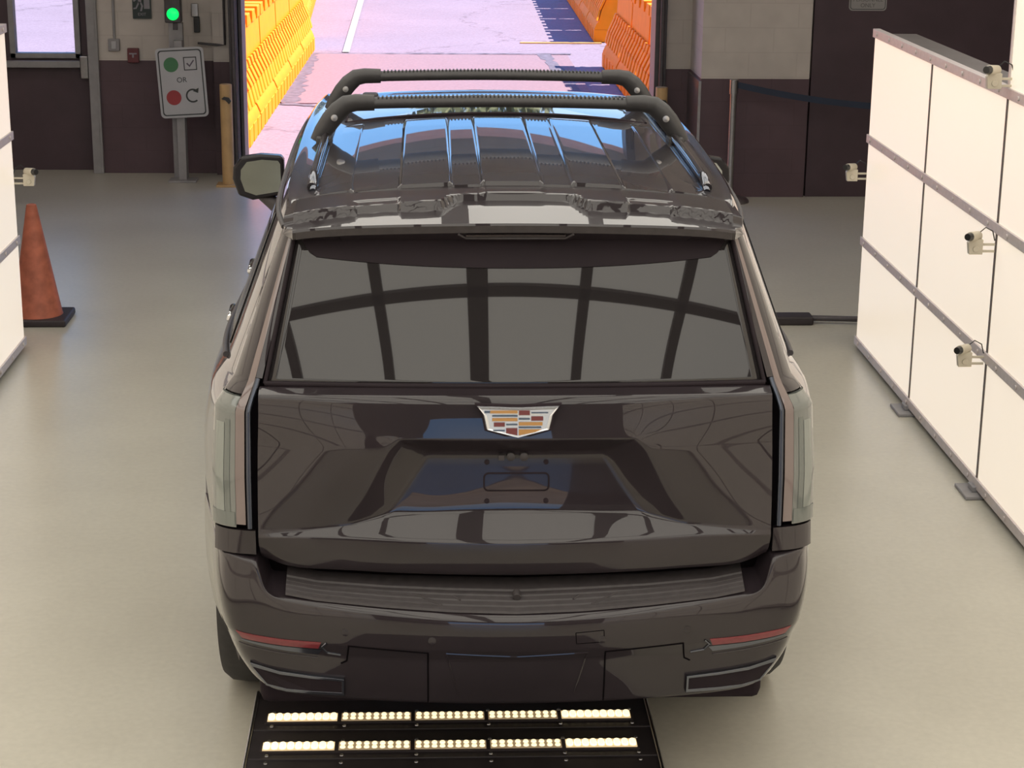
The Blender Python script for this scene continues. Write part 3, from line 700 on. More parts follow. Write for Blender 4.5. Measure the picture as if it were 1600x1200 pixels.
# refine across: extra points between controls, slightly rounded
def refine(row):
    out = []
    n = len(row)
    for j in range(n-1):
        p0 = row[max(j-1, 0)]; p1 = row[j]; p2 = row[j+1]
        p3 = row[j+2] if j+2 < n else (-row[n-2][0], row[n-2][1], row[n-2][2])
        m_ = 4
        for k in range(m_):
            t = k/m_
            if j in (5, 6): q = tuple(p1[c]+(p2[c]-p1[c])*t for c in range(3))
            else: q = tuple(cat(p0[c], p1[c], p2[c], p3[c], t) for c in range(3))
            out.append(q)
    out.append(row[-1]); return out
RR = [refine(r) for r in rings]
WHEELS = [(1.15, .415), (4.22, .415)]
def full(row): return list(row)+[(-p[0], p[1], p[2]) for p in row[-2::-1]]
sh = MB(); FR = [full(r) for r in RR]; wd = len(FR[0])
vs = [p for r in FR for p in r]; fs = []
for j in range(len(FR)-1):
    for i in range(wd-1):
        q = (j*wd+i, j*wd+i+1, (j+1)*wd+i+1, (j+1)*wd+i)
        c = sum((Vector(vs[k]) for k in q), Vector())/4
        if abs(c.x) > .8 and any(math.hypot(c.y-wy, c.z-wz) < .47 for wy, wz in WHEELS): continue
        fs.append(q)
fs.append(tuple((len(FR)-1)*wd+i for i in range(wd)))
sh.add(vs, fs); shell = sh.build('body_shell', M_PAINT, car, smooth=0.9)
dg = bpy.context.evaluated_depsgraph_get()
def side_x(y, z):
    best = 1.0; bd_ = 9
    for r in RR[:-1]:
        for p in r[:30]:
            d = (p[1]-y)**2+(p[2]-z)**2
            if d < bd_: bd_ = d; best = p[0]
    return best
for wy, wz in WHEELS:
    for sd in (-1, 1):
        m = MB(); ra = []; rb = []; rc = []
        for k in range(29):
            a = math.radians(-18+216*k/28); y1, z1 = wy+.50*math.cos(a), wz+.50*math.sin(a); y0, z0 = wy+.445*math.cos(a), wz+.445*math.sin(a)
            x1 = side_x(y1, z1); ra.append((sd*(x1-.004), y1, z1)); rb.append((sd*(x1+.012), y0, z0)); rc.append((sd*(x1-.12), y0, z0))
        m.grid([ra, rb, rc]); m.build('wheel_arch', M_TRIM, car, smooth=0.5)
        # wheel
        X = sd*.99
        tp = [(.25, 0), (.37, 0), (.395, -.03), (.402, -.08), (.402, -.20), (.395, -.245), (.36, -.27), (.25, -.27)]
        wl_ = MB().lathe((X, wy, .405), [(r_, sd*h_) for r_, h_ in tp], 48, 'X').build('wheel', M_TYRE, car, smooth=0.7)
        m = MB(); m.lathe((X, wy, .405), [(.01, -sd*.02), (.06, -sd*.02), (.07, -sd*.06), (.24, -sd*.10), (.25, -sd*.02), (.285, sd*.004), (.29, -sd*.02)], 40, 'X')
        for k in range(7):
            a = 2*math.pi*k/7; u = Vector((0, math.cos(a), math.sin(a))); v_ = Vector((0, -math.sin(a), math.cos(a))); c0 = Vector((X, wy, .405))
            p = [c0+u*.05+v_*.022, c0+u*.05-v_*.022, c0+u*.265-v_*.035, c0+u*.265+v_*.035]; q = [x-Vector((sd*.05, 0, 0)) for x in p]; p = [x-Vector((sd*.008, 0, 0)) for x in p]
            m.add(p+q, [(0,1,2,3),(7,6,5,4),(0,4,5,1),(1,5,6,2),(2,6,7,3),(3,7,4,0)])
        m.build('rim', M_RIM, wl_, smooth=0.5)
# underbody
MB().box(-.80, .80, .25, 5.2, .30, .46).build('underbody', M_GAP, car, bevel=0.03)
# dark frame panel behind the tailgate
fp = MB(); fp.prism([(-.86, .46), (.86, .46), (.885, .95), (.88, 1.30), (.82, 1.38), (.67, 1.80), (-.67, 1.80), (-.82, 1.38), (-.88, 1.30), (-.885, .95)], lambda u, v, d: (u, .27+d+max(0, v-1.3)*.42, v), 0, .02)
fp.build('rear_frame', M_GAP, car)

# ---- side glass bands, following the shell
def glass_strip(y0, y1, name, f0=.06, f1=.93, parent=car, sides=(-1, 1), m=M_GLASS):
    for sd in sides:
        rows = []
        for r in rings:
            a, b = Vector(r[6]), Vector(r[7])
            if a.y < y0-.001 or a.y > y1+.001: continue
            n = Vector((b.z-a.z, 0, a.x-b.x)).normalized()
            rows.append([(sd*(p+n*.004).x, (p+n*.004).y, (p+n*.004).z) for p in (a.lerp(b, f0+(f1-f0)*k/6) for k in range(7))])
        g = MB(); g.grid(rows); o = g.build(name, m, parent, smooth=1); s = o.modifiers.new('s', 'SOLIDIFY'); s.thickness = .003
glass_strip(.66, 1.50, 'quarter_window'); glass_strip(1.56, 2.45, 'rear_door_window'); glass_strip(2.53, 3.42, 'front_door_window')
# chrome belt strips
for sd in (-1, 1):
    pts = [(sd*(r[6][0]+.006), r[6][1], r[6][2]+.004) for r in rings if .62 < r[6][1] < 3.5]
    MB().tube(pts, .010, 8).build('belt_moulding', M_TRIM, car, smooth=1)
    pts = [(sd*(r[7][0]+.004), r[7][1], r[7][2]-.006) for r in rings if .50 < r[7][1] < 3.3]
    MB().tube(pts, .008, 8).build('drip_moulding', M_TRIM, car, smooth=1)
# door seams
for sd in (-1, 1):
    for yy in (1.53, 2.49, 3.52):
        best = min(rings, key=lambda r: abs(r[4][1]-yy)); rr_ = refine(best)[2:25]
        MB().tube([(sd*(p[0]+.001), p[1], p[2]) for p in rr_], .004, 6).build('door_seam', M_GAP, car, smooth=1)
    for yy, zz_h in ((1.9, 1.165), (2.72, 1.165)):
        h = MB(); xx = side_x(yy, zz_h)
        h.tube([(sd*(xx-.01), yy-.10, zz_h), (sd*(xx+.036), yy-.085, zz_h), (sd*(xx+.042), yy+.085, zz_h), (sd*(xx-.01), yy+.10, zz_h)], [.014, .018, .018, .014], 10, upv=(0, 0, 1))
        h.build('door_handle', M_CHROME, car, smooth=1)

# ---- tailgate (control mesh, subdivided)
def subd_mesh(rows, creases, name, m, mirror=True, sub=3, vcre=(), mats=None):
    """rows: half rows from x=0 outwards. creases: dict row -> crease or (crease, c0, c1); vcre: (col, r0, r1, crease)"""
    nh = len(rows[0]); fr = [mirror_cols(r) for r in rows]; W = len(fr[0]); C0 = nh-1
    mb = MB(); mb.grid(fr)
    def setc(a, b, v): mb.cr[tuple(sorted((a, b)))] = v
    for r, spec in creases.items():
        v, c0, c1 = spec if isinstance(spec, tuple) else (spec, 0, nh-1)
        for c in range(c0, c1):
            setc(r*W+C0+c, r*W+C0+c+1, v); setc(r*W+C0-c, r*W+C0-c-1, v)
    for col, r0, r1, v in vcre:
        for r in range(r0, r1):
            setc(r*W+C0+col, (r+1)*W+C0+col, v); setc(r*W+C0-col, (r+1)*W+C0-col, v)
    return mb.build(name, m, car, sub=sub)
k2 = lambda y0, y1, xs_, z0, z1, xe=.775: [(x, y0+(y1-y0)*(x/xe)**2, z0+(z1-z0)*(x/xe)**2) for x in xs_]
XS = [0, .13, .25, .36, .48, .58, .68, .768]
T = []
T.append(k2(.175, .235, XS, 1.378, 1.352))                  # 0 hidden behind glass foot
T.append(k2(.150, .205, XS, 1.386, 1.366))                  # 1 ledge back edge
T.append(k2(.088, .160, XS, 1.366, 1.352))                  # 2 ledge front edge
T.append(k2(.080, .153, XS, 1.352, 1.340))                  # 3
T.append(k2(.0645, .141, XS, 1.285, 1.275))                  # 4
T.append([(0,.056,1.240),(.13,.058,1.240),(.25,.063,1.240),(.352,.069,1.240),(.380,.071,1.206),(.52,.088,1.205),(.66,.115,1.205),(.772,.140,1.205)])   # 5 crease
T.append([(0,.135,1.178),(.12,.135,1.178),(.195,.136,1.178),(.263,.138,1.178),(.425,.080,1.118),(.55,.090,1.115),(.67,.108,1.115),(.774,.129,1.115)])   # 6
T.append([(0,.113,1.003),(.13,.114,1.003),(.235,.116,1.003),(.375,.120,1.003),(.468,.084,1.04),(.575,.090,1.035),(.68,.103,1.03),(.775,.119,1.03)])   # 7
T.append([(0,.104,.994),(.15,.106,.993),(.28,.112,.992),(.392,.112,.990),(.512,.092,.966),(.60,.093,.954),(.69,.100,.941),(.775,.108,.934)])            # 8 lip back
T.append([(0,.040,.922),(.15,.043,.923),(.30,.051,.925),(.42,.064,.928),(.54,.072,.930),(.63,.080,.930),(.70,.089,.927),(.775,.104,.920)])             # 9 ledge front
T.append([(0,.037,.895),(.15,.040,.895),(.30,.048,.896),(.42,.060,.898),(.54,.070,.900),(.63,.078,.902),(.70,.089,.903),(.775,.108,.905)])             # 10
T.append([(0,.042,.832),(.15,.045,.833),(.30,.052,.835),(.42,.062,.838),(.54,.074,.842),(.63,.083,.842),(.70,.097,.846),(.772,.121,.864)])             # 11
T.append([(0,.052,.815),(.15,.054,.816),(.30,.061,.818),(.42,.070,.821),(.54,.083,.825),(.63,.094,.824),(.70,.108,.828),(.766,.134,.850)])             # 12 bottom edge
T.append([(0,.150,.812),(.15,.150,.812),(.30,.155,.815),(.42,.16,.817),(.54,.165,.82),(.63,.17,.820),(.70,.18,.825),(.760,.19,.850)])                  # 13 under
tailgate = subd_mesh(T, {1: .8, 2: .9, 5: 1.0, 6: (.96, 0, 3), 8: .96, 9: .95, 12: .9}, 'tailgate', M_PAINT,
                     vcre=[(3, 5, 8, .97), (4, 5, 8, .97), (0, 9, 12, .9)])
# ---- bumper
Bp = []
Bp.append([(0,.13,.770),(.2,.135,.772),(.4,.145,.776),(.6,.165,.782),(.742,.18,.785),(.770,.20,.855),(.86,.22,.856),(.885,.30,.856),(.93,.46,.852),(.985,.72,.845)])  # 0 inner
Bp.append([(0,-.030,.717),(.2,-.022,.721),(.4,.000,.729),(.6,.032,.739),(.752,.066,.750),(.783,.088,.852),(.862,.118,.860),(.912,.185,.858),(.950,.44,.855),(1.005,.72,.848)])  # 1 top edge
Bp.append([(0,-.045,.702),(.2,-.038,.705),(.4,-.014,.712),(.6,.019,.720),(.745,.055,.732),(.787,.072,.766),(.868,.098,.772),(.920,.165,.780),(.958,.44,.780),(1.010,.72,.780)])
Bp.append([(0,-.048,.655),(.2,-.041,.656),(.4,-.016,.660),(.6,.015,.664),(.70,.038,.668),(.785,.064,.676),(.866,.094,.684),(.914,.160,.690),(.955,.44,.69),(1.010,.72,.69)])
Bp.append([(0,-.040,.605),(.2,-.034,.606),(.4,-.012,.609),(.6,.018,.611),(.70,.040,.612),(.785,.066,.614),(.852,.096,.618),(.898,.160,.62),(.950,.44,.62),(1.008,.72,.62)])
Bp.append([(0,-.020,.570),(.2,-.016,.570),(.4,.004,.570),(.6,.034,.570),(.70,.054,.570),(.775,.078,.570),(.838,.110,.572),(.880,.170,.575),(.940,.44,.58),(1.004,.72,.58)])
Bp.append([(0,-.018,.500),(.2,-.014,.500),(.4,.006,.500),(.6,.034,.502),(.70,.054,.503),(.765,.078,.505),(.822,.110,.508),(.862,.175,.51),(.930,.44,.52),(.998,.72,.52)])
Bp.append([(0,.006,.412),(.2,.008,.414),(.4,.022,.417),(.6,.048,.421),(.70,.070,.426),(.745,.095,.430),(.780,.130,.434),(.825,.200,.44),(.910,.44,.45),(.985,.72,.45)])
Bp.append([(0,.12,.385),(.2,.12,.385),(.4,.13,.39),(.6,.15,.395),(.68,.17,.40),(.72,.19,.405),(.75,.21,.41),(.78,.26,.41),(.86,.46,.42),(.93,.72,.42)])
bumper = subd_mesh(Bp, {1: .93, 4: .6, 5: .6, 7: .7}, 'rear_bumper', M_PAINT, vcre=[(4, 0, 1, .7), (5, 0, 1, .8)])
dg.update()
def bvh_of(o):
    dgx = bpy.context.evaluated_depsgraph_get(); ev = o.evaluated_get(dgx); me = ev.to_mesh(); off = wloc(o)
    t = BVHTree.FromPolygons([tuple(v.co+off) for v in me.vertices], [tuple(p.vertices) for p in me.polygons]); ev.to_mesh_clear(); return t
BT, BB = bvh_of(tailgate), bvh_of(bumper)
def onto(bv, x, z, off=0.0, dfl=0.1):
    h = bv.ray_cast(Vector((x, -2, z)), Vector((0, 1, 0)))
    y = h[0].y if h[0] is not None else dfl
    return (x, y-off, z)
def seam(bv, pts, r=.003, name='panel_seam', parent=None, m=M_SEAM, n=14, off=-.0005):
    P_ = []
    for (xa, za), (xb, zb) in zip(pts, pts[1:]):
        for k in range(n): P_.append(onto(bv, xa+(xb-xa)*k/n, za+(zb-za)*k/n, off))
    P_.append(onto(bv, *pts[-1], off)); return MB().tube(P_, r, 6).build(name, m, parent, smooth=1)
def patch(bv, top, bot, name, m, parent, off=.004, n=24, rows=5, back=.012, bevel=.0):
    def along(pl, t):
        k = t*(len(pl)-1); i = min(int(k), len(pl)-2); f = k-i; return (pl[i][0]+(pl[i+1][0]-pl[i][0])*f, pl[i][1]+(pl[i+1][1]-pl[i][1])*f)
    g = MB(); R_ = []
    for j in range(rows):
        row = []
        for i in range(n+1):
            a = along(top, i/n); b = along(bot, i/n); f = j/(rows-1)
            row.append(onto(bv, a[0]+(b[0]-a[0])*f, a[1]+(b[1]-a[1])*f, off))
        R_.append(row)
    bk = lambda row: [(p[0], p[1]+back, p[2]) for p in row]
    R_ = [bk(R_[0])]+R_+[bk(R_[-1])]
    R_ = [[(r[0][0], r[0][1]+back, r[0][2])]+r+[(r[-1][0], r[-1][1]+back, r[-1][2])] for r in R_]
    g.grid(R_); return g.build(name, m, parent, smooth=0.6)
# step pad
def pad_pt(x, f, h=0.0):
    ax = abs(x)
    fr_ = interp([(0, -.026, .719), (.2, -.018, .723), (.4, .004, .731), (.6, .036, .741), (.70, .060, .752)], ax)
    bk_ = interp([(0, .12, .774), (.4, .135, .780), (.6, .155, .786), (.70, .17, .800)], ax)
    return (x, fr_[0]+(bk_[0]-fr_[0])*f, fr_[1]+(bk_[1]-fr_[1])*f+h)
m = MB(); RWS = []
fs_ = [0.0, .02, .10, .13, .155, .18, .205, .25, .28, .305, .33, .355, .40, .43, .455, .48, .505, .56, .59, .62, .9, 1.0]
hs_ = [0.0, .006, .006, .006, .002, .006, .006, .006, .006, .002, .006, .006, .006, .006, .002, .006, .006, .006, .004, .008, .008, .004]
for f, h in zip(fs_, hs_): RWS.append([pad_pt(-.695+1.39*i/60, f, h+.003) for i in range(61)])
m.grid(RWS); stp = m.build('step_pad', M_TRIM, car, smooth=0.5)
for sd in (-1, 1):
    m = MB()
    for (xa, fa), (xb, fb) in (((.225, .13), (.30, .40)), ((.30, .40), (.69, .45)), ((.225, .13), (.66, .10)), ((.19, .42), (.17, .30))):
        m.tube([pad_pt(sd*(xa+(xb-xa)*k/12), fa+(fb-fa)*k/12, .0095) for k in range(13)], .0028, 6)
    m.build('pad_rib', M_TRIM, stp, smooth=1)
MB().cyl((0, .045, .765), (0, .02, .757), .012, n=16).build('pad_bolt', M_TRIM, stp, bevel=.002)
# bumper seams and panels
for sd in (-1, 1):
    S_ = lambda *pts: [(sd*a, b) for a, b in pts]
    seam(BB, S_((.265, .596), (.505, .610)), parent=bumper); seam(BB, S_((.505, .612), (.512, .555), (.530, .545)), parent=bumper)
    seam(BB, S_((.267, .597), (.267, .42)), parent=bumper)
    seam(BB, S_((.213, .594), (.175, .45)), .0022, m=M_PAINT, parent=bumper, name='valance_crease', off=.001)
    seam(BB, S_((0, .585), (.213, .597)), .003, m=M_PAINT, parent=bumper, name='valance_lip', off=.0015)
    rf = patch(BB, S_((.588, .618), (.70, .618), (.852, .623)), S_((.598, .594), (.70, .595), (.832, .600)), 'reflector', M_RED, bumper, off=.003)
    # grey fold around the reflector
    seam(BB, S_((.572, .616), (.588, .600), (.572, .580), (.53, .574)), .0038, m=M_DCHROME, parent=bumper, name='reflector_fold', off=.001)
    patch(BB, S_((.585, .590), (.70, .591), (.835, .596)), S_((.60, .570), (.70, .576), (.84, .590)), 'reflector_ledge', M_DCHROME, bumper, off=.0015, rows=3)
    seam(BB, S_((.60, .560), (.72, .566), (.845, .576)), .002, m=M_TRIM, parent=bumper, name='bumper_crease', off=.001)
    # exhaust tip
    top = [(.520, .497), (.62, .503), (.72, .510), (.812, .520)]; bot = [(.520, .437), (.62, .436), (.70, .436), (.765, .440)]
    ol = top+bot[::-1]
    def shrink(pl, k):
        cx = sum(p[0] for p in pl)/len(pl); cz = sum(p[1] for p in pl)/len(pl); return [(cx+(p[0]-cx)*(1-k*.45), cz+(p[1]-cz)*(1-k*2.6)) for p in pl]
    inn = shrink(ol, .13); inn2 = shrink(ol, .16)
    yb = lambda x, z: onto(BB, sd*x, z)[1]
    n_ = len(ol); g = MB()
    L0 = [(sd*x, yb(x, z)-.001, z) for x, z in ol]; L1 = [(sd*x, yb(x, z)-.014, z) for x, z in shrink(ol, .02)]; L2 = [(sd*x, yb(x, z)-.014, z) for x, z in inn]; L3 = [(sd*x, yb(x, z)+.06, z) for x, z in inn2]
    vs = L0+L1+L2+L3; fs = []
    for q in range(3):
        for i in range(n_): fs.append((q*n_+i, q*n_+(i+1)%n_, (q+1)*n_+(i+1)%n_, (q+1)*n_+i))
    g.add(vs, fs); ext = g.build('exhaust_tip', M_DCHROME, bumper, bevel=.003)
    MB().add
    g = MB(); g.add([(sd*x, yb(x, z)-.0125, z) for x, z in inn], [tuple(range(n_))]); g.build('exhaust_opening', M_BAND, ext)
    # parking sensors
    for sxp, szp in ((.515, .655), (.255, .640)):
        p = onto(BB, sd*sxp, szp); MB().lathe((p[0], p[1], p[2]), [(.012, .002), (.012, -.0015), (.001, -.002)], 20, 'Y').build('parking_sensor', M_PAINT, bumper, smooth=.6)
# tow hook cover (right of centre)
seam(BB, [(.175, .665), (.26, .670), (.262, .632), (.178, .628), (.175, .665)], .0016, parent=bumper, name='tow_cover_seam')
# ---- rear quarter: tail lamps and pillar pieces
IN = [(.855, .784, .118), (.945, .785, .122), (1.10, .786, .135), (1.30, .785, .165), (1.375, .765, .210), (1.62, .706, .352), (1.785, .666, .445)]
OUT = [(.855, .915, .180), (.945, .912, .186), (1.10, .914, .205), (1.305, .905, .243), (1.375, .852, .325), (1.62, .766, .432), (1.790, .706, .510)]
def LP(sd, f, z, off=0.0):
    a = interp(IN, z); b = interp(OUT, z)
    yy = a[1]+(b[1]-a[1])*(0.35*f+0.65*f**3)
    xx = a[0]+(b[0]-a[0])*(1-(1-f)**1.15)
    return (sd*(xx+off*f), yy-off, z)
def lamp_patch(sd, f0, f1, z0, z1, name, m, parent, off=.0, nf=8, nz=34, back=.02):
    rows = []
    for j in range(nz+1):
        z = z0+(z1-z0)*j/nz; r = [LP(sd, f0+(f1-f0)*i/nf, z, off) for i in range(nf+1)]
        r = [(r[0][0], r[0][1]+back, r[0][2])]+r+[(r[-1][0]-sd*(0.004), r[-1][1]+back, r[-1][2])]
        rows.append(r)
    rows = [[(p[0], p[1]+back, p[2]) for p in rows[0]]]+rows+[[(p[0], p[1]+back, p[2]) for p in rows[-1]]]
    g = MB(); g.grid(rows); return g.build(name, m, parent, smooth=0.7)
for sd in (-1, 1):
    lamp_patch(sd, .0, 1, .862, .936, 'lower_corner_panel', M_PAINT, car)
    tlp = lamp_patch(sd, .40, .99, .945, 1.335, 'tail_lamp', M_LENS, car, off=.003, nf=12)
    lamp_patch(sd, .52, .63, .985, 1.27, 'inner_tube', M_LENS2, tlp, off=.0045)
    lamp_patch(sd, .66, .88, .985, 1.26, 'inner_tube', mat('lens inner window', (.19, .21, .19), .08, 0, 1, noise=.05), tlp, off=.0042)
    lamp_patch(sd, .42, .985, .950, .992, 'lower_band', M_LENS2, tlp, off=.0055, nz=4)
    lamp_patch(sd, .19, .39, .955, 1.775, 'light_strip', M_PINK, tlp, off=.004, nz=60)
    MB().tube([LP(sd, .10, .945+.44*k/40, .004) for k in range(41)], .0085, 10).build('chrome_strip', M_BSTRIP, tlp, smooth=1)
    lamp_patch(sd, .40, .99, 1.342, 1.785, 'pillar_cover', M_PAINT, car, off=.003, nz=40)
    lamp_patch(sd, -.02, .18, 1.388, 1.78, 'window_surround', M_PAINT, car, off=.005, nz=40)
# ---- rear window
g = MB(); R_ = []
NZ, NX = 26, 40
for j in range(NZ+1):
    t = j/NZ
    row = []
    for i in range(NX+1):
        u = -1+2*i/NX
        hw = .752+(.668-.752)*t
        x = u*hw; zc = 1.382+(1.805-1.382)*t; ze = 1.372+(1.785-1.372)*t
        yc = .140+(.385-.140)*t-.003*math.sin(math.pi*t); ye = .212+(.440-.212)*t-.003*math.sin(math.pi*t)
        row.append((x, yc+(ye-yc)*u*u, zc+(ze-zc)*u*u))
    R_.append(row)
g.grid(R_); rw = g.build('rear_window', M_GLASS, car, smooth=2)
md = rw.modifiers.new('s', 'SOLIDIFY'); md.thickness = .004
m = MB(); ed = [R_[j][0] for j in range(NZ+1)]
for sd in (0, NX): m.tube([(R_[j][sd][0], R_[j][sd][1]-.002, R_[j][sd][2]) for j in range(NZ+1)], .007, 8)
m.tube([(p[0], p[1]-.002, p[2]) for p in R_[0]], .009, 8)
m.build('window_seal', M_BAND, rw, smooth=1)
def glass_pt(x, t, off):
    hw = .752+(.668-.752)*t; u = x/hw; zc = 1.382+.423*t; ze = 1.372+.413*t
    yc = .140+.245*t-.003*math.sin(math.pi*t); ye = .212+.228*t-.003*math.sin(math.pi*t)
    return (x, yc+(ye-yc)*u*u-off, zc+(ze-zc)*u*u)
g = MB(); R_ = []
for k in range(9):
    row = []
    for i in range(61):
        x = -.645+1.29*i/60; e_ = abs(x)/.645
        tb_ = .755+.095*e_**2.2+.09*max(0, (e_-.93)/.07)**2; row.append(glass_pt(x, tb_+(1.0-tb_)*k/8, .004))
    R_.append(row)
g.grid(R_); g.build('upper_black_band', M_BAND, rw, smooth=1)
# ---- roof panel with beads, glass roof, spoiler
def roofz(x, y):
    ax = abs(x)
    zc = interp([(.30, 1.870), (.44, 1.888), (.60, 1.899), (.75, 1.904), (1.1, 1.912), (1.7, 1.920), (2.0, 1.920), (2.75, 1.893), (3.13, 1.828)], y)[0]
    return zc-.045*(ax/.66)**2*1.0-.012*(ax/.66)**6
def smst(a, b, x):
    t = max(0, min(1, (x-a)/(b-a))); return t*t*(3-2*t)
def bead(x):
    ax = abs(x); w_ = .012
    v = 1-smst(.088, .088+w_, ax)
    v += smst(.185, .185+w_, ax)*(1-smst(.345, .345+w_, ax))
    v += smst(.495, .495+w_, ax)
    return v
g = MB(); R_ = []
xsg = [-.62+1.24*i/248 for i in range(249)]
for j in range(50):
    y = .618+(1.99-.618)*j/49; fade = smst(2.0, 1.88, y) if False else 1-smst(1.86, 1.97, y)
    R_.append([(x, y, roofz(x, y)+.004+.009*bead(x)*fade) for x in xsg])
R_ = [[(p[0], p[1]-.004, p[2]-.014) for p in R_[0]]]+R_
g.grid(R_); roof = g.build('roof_panel', M_PAINT, car, smooth=1.2)
g = MB(); g.grid([[(x, y, roofz(x, y)+.007) for x in [-.56+1.12*i/40 for i in range(41)]] for y in [2.02+.93*j/24 for j in range(25)]])
sr = g.build('sunroof_glass', M_GLASS, car, smooth=1)
g = MB()
for sd in (-1, 1): g.tube([(sd*.575, y, roofz(.575, y)+.010) for y in [2.0+.1*k for k in range(10)]], .006, 8)
g.tube([(-.57+.114*k, 2.0, roofz(-.57+.114*k, 2.0)+.008) for k in range(11)], .006, 8)
g.build('sunroof_seal', M_GAP, sr, smooth=1)
# spoiler: height field + underside
def bk(x): return .300+.072*(abs(x)/.672)**2.2
g = MB(); rows = []
ts = [i/56 for i in range(57)]
for t in ts:
    row = []
    for i in range(133):
        x = -.672+1.344*i/132; ax = abs(x)
        y0 = bk(x); y1 = .612; y = y0+(y1-y0)*t
        base = interp([(.30, 1.842), (.44, 1.861), (.52, 1.871), (.612, 1.880)], y)[0]-.036*(ax/.66)**2-.008*(ax/.66)**8
        frontz = interp([(.30, 1.876), (.42, 1.885), (.612, 1.896)], y)[0]-.036*(ax/.66)**2-.008*(ax/.66)**8
        cy_ = .425+.085*(1-smst(.165, .235, ax))      # where the front step starts
        if .355 < ax < .485: cy_ = .440
        step = smst(cy_, cy_+.016, y)
        h = (frontz-base)*step + .004*bead(x)*step
        if .355 < ax < .485: h -= .004*step*(1-smst(.50, .51, y))
        row.append((x, y, base+h))
    rows.append(row)
edge = [(p[0], p[1]-.003, p[2]-.008) for p in rows[0]]; edge2 = [(p[0], p[1]+.006, p[2]-.030) for p in rows[0]]
und1 = [(p[0]*.99, p[1]+.06, p[2]-.050-.012*(1-(abs(p[0])/.67)**2)) for p in rows[0]]; und2 = [(p[0]*.985, p[1]+.14, p[2]-.052) for p in rows[0]]
g.grid([und2, und1, edge2, edge]+rows); spl = g.build('spoiler', M_PAINT, car, smooth=0.45)
# spoiler end cheeks
for sd in (-1, 1):
    i = 132 if sd > 0 else 0
    col = [und2[i], und1[i], edge2[i], edge[i]]+[r[i] for r in rows]
    outer = [(p[0]+sd*(.030*smst(0, .25, (k-3)/57) if k > 3 else .004), p[1]+.01, p[2]-.012*smst(0, .4, (k-3)/57) if k > 3 else p[2]) for k, p in enumerate(col)]
    low = [(sd*.705, max(p[1], .40)+.02, 1.785) for p in col]
    g = MB(); g.grid([col, outer, low] if True else []); g.build('spoiler_cheek', M_PAINT, spl, smooth=0.9)
# rear face of the spoiler: matte dark strip and brake light
g = MB(); g.grid([[(p[0]*.985, p[1]-.0035, p[2]+.002) for p in edge], [(p[0]*.985, p[1]-.0035, p[2]+.001) for p in edge2]]); g.build('spoiler_edge', M_TRIM, spl)
def und(x, f, off):
    i = (x+.672)/1.344*132; i0 = int(i); a = edge2[i0]; b = und1[i0]; return (x, a[1]+(b[1]-a[1])*f-.002, a[2]+(b[2]-a[2])*f-off)
g = MB(); g.grid([[und(-.15+.3*k/20, f, .004) for k in range(21)] for f in (.05, .40)]); bl_ = g.build('brake_light', mat('smoked red lens', (.09, .075, .075), .2, 0, 1, noise=.05), spl)
g = MB(); g.tube([und(-.172, 0.0, .003), und(-.150, .45, .006), und(0, .5, .006), und(.150, .45, .006), und(.172, 0.0, .003)], .004, 6); g.build('brake_light_bezel', M_TRIM, bl_, smooth=1)
# ---- roof rails and crossbars
for sd in (-1, 1):
    pts = []
    for k in range(32):
        y = .72+k*(3.05-.72)/31; h = .020+.014*smst(.72, .80, y)*(1-smst(2.95, 3.05, y)); pts.append((sd*.632, y, roofz(.632, y)+h))
    rl = MB().tube(pts, .017, 10, flat=.9, upv=(0, 0, 1)).build('roof_rail', M_PAINT, car, smooth=1)
    MB().tube([(sd*.628, .700, roofz(.63, .70)+.012), (sd*.630, .760, roofz(.63, .76)+.034), (sd*.632, .83, roofz(.63, .83)+.040)], [.011, .015, .014], 10).build('rail_end_cap', M_DCHROME, rl, smooth=1)
def crossbar(y, zb):
    bar = MB().tube([(-.50+1.0*k/20, y, zb-.004+.010*math.cos((k-10)/10*1.4)) for k in range(21)], .021, 12, flat=1.3, upv=(0, 0, 1)).build('crossbar', M_RACK, car, smooth=1)
    rg = MB()
    for k in range(60):
        x = -.44+.88*k/59; z = zb+.019+.010*math.cos(x/.5*1.4)
        rg.box(x-.003, x+.003, y-.018, y+.018, z-.006, z+.0005)
    rg.build('grip_ribs', M_RACK, bar)
    for sd in (-1, 1):
        pth = [(sd*.455, y, zb), (sd*.52, y, zb), (sd*.555, y, zb-.006), (sd*.585, y, zb-.030), (sd*.612, y, zb-.062), (sd*.642, y, zb-.105), (sd*.660, y, zb-.140)]
        ft = MB().tube(pth, [.026, .028, .030, .032, .032, .029, .026], 12, flat=1.25, upv=(0, 1, 0) if False else None).build('rack_foot', M_RACK, bar, smooth=1)
        MB().lathe((sd*.598, y-.038, zb-.050), [(.011, .010), (.012, -.004), (.001, -.006)], 16, 'Y').build('bolt', M_STEEL, ft, smooth=.6)
        MB().box(min(sd*.61, sd*.665), max(sd*.61, sd*.665), y-.05, y+.05, zb-.165, zb-.115).build('clamp', M_RACK, ft, bevel=.01)
crossbar(1.60, 2.022); crossbar(2.58, 1.997)
an = MB().prism([(2.56, 0), (2.78, 0), (2.76, .02), (2.66, .055), (2.60, .055)], lambda u, v, d: (-.50+d, u, 1.905+v-.04), -.032, .032); an.build('roof_antenna', M_TRIM, car, bevel=.012)
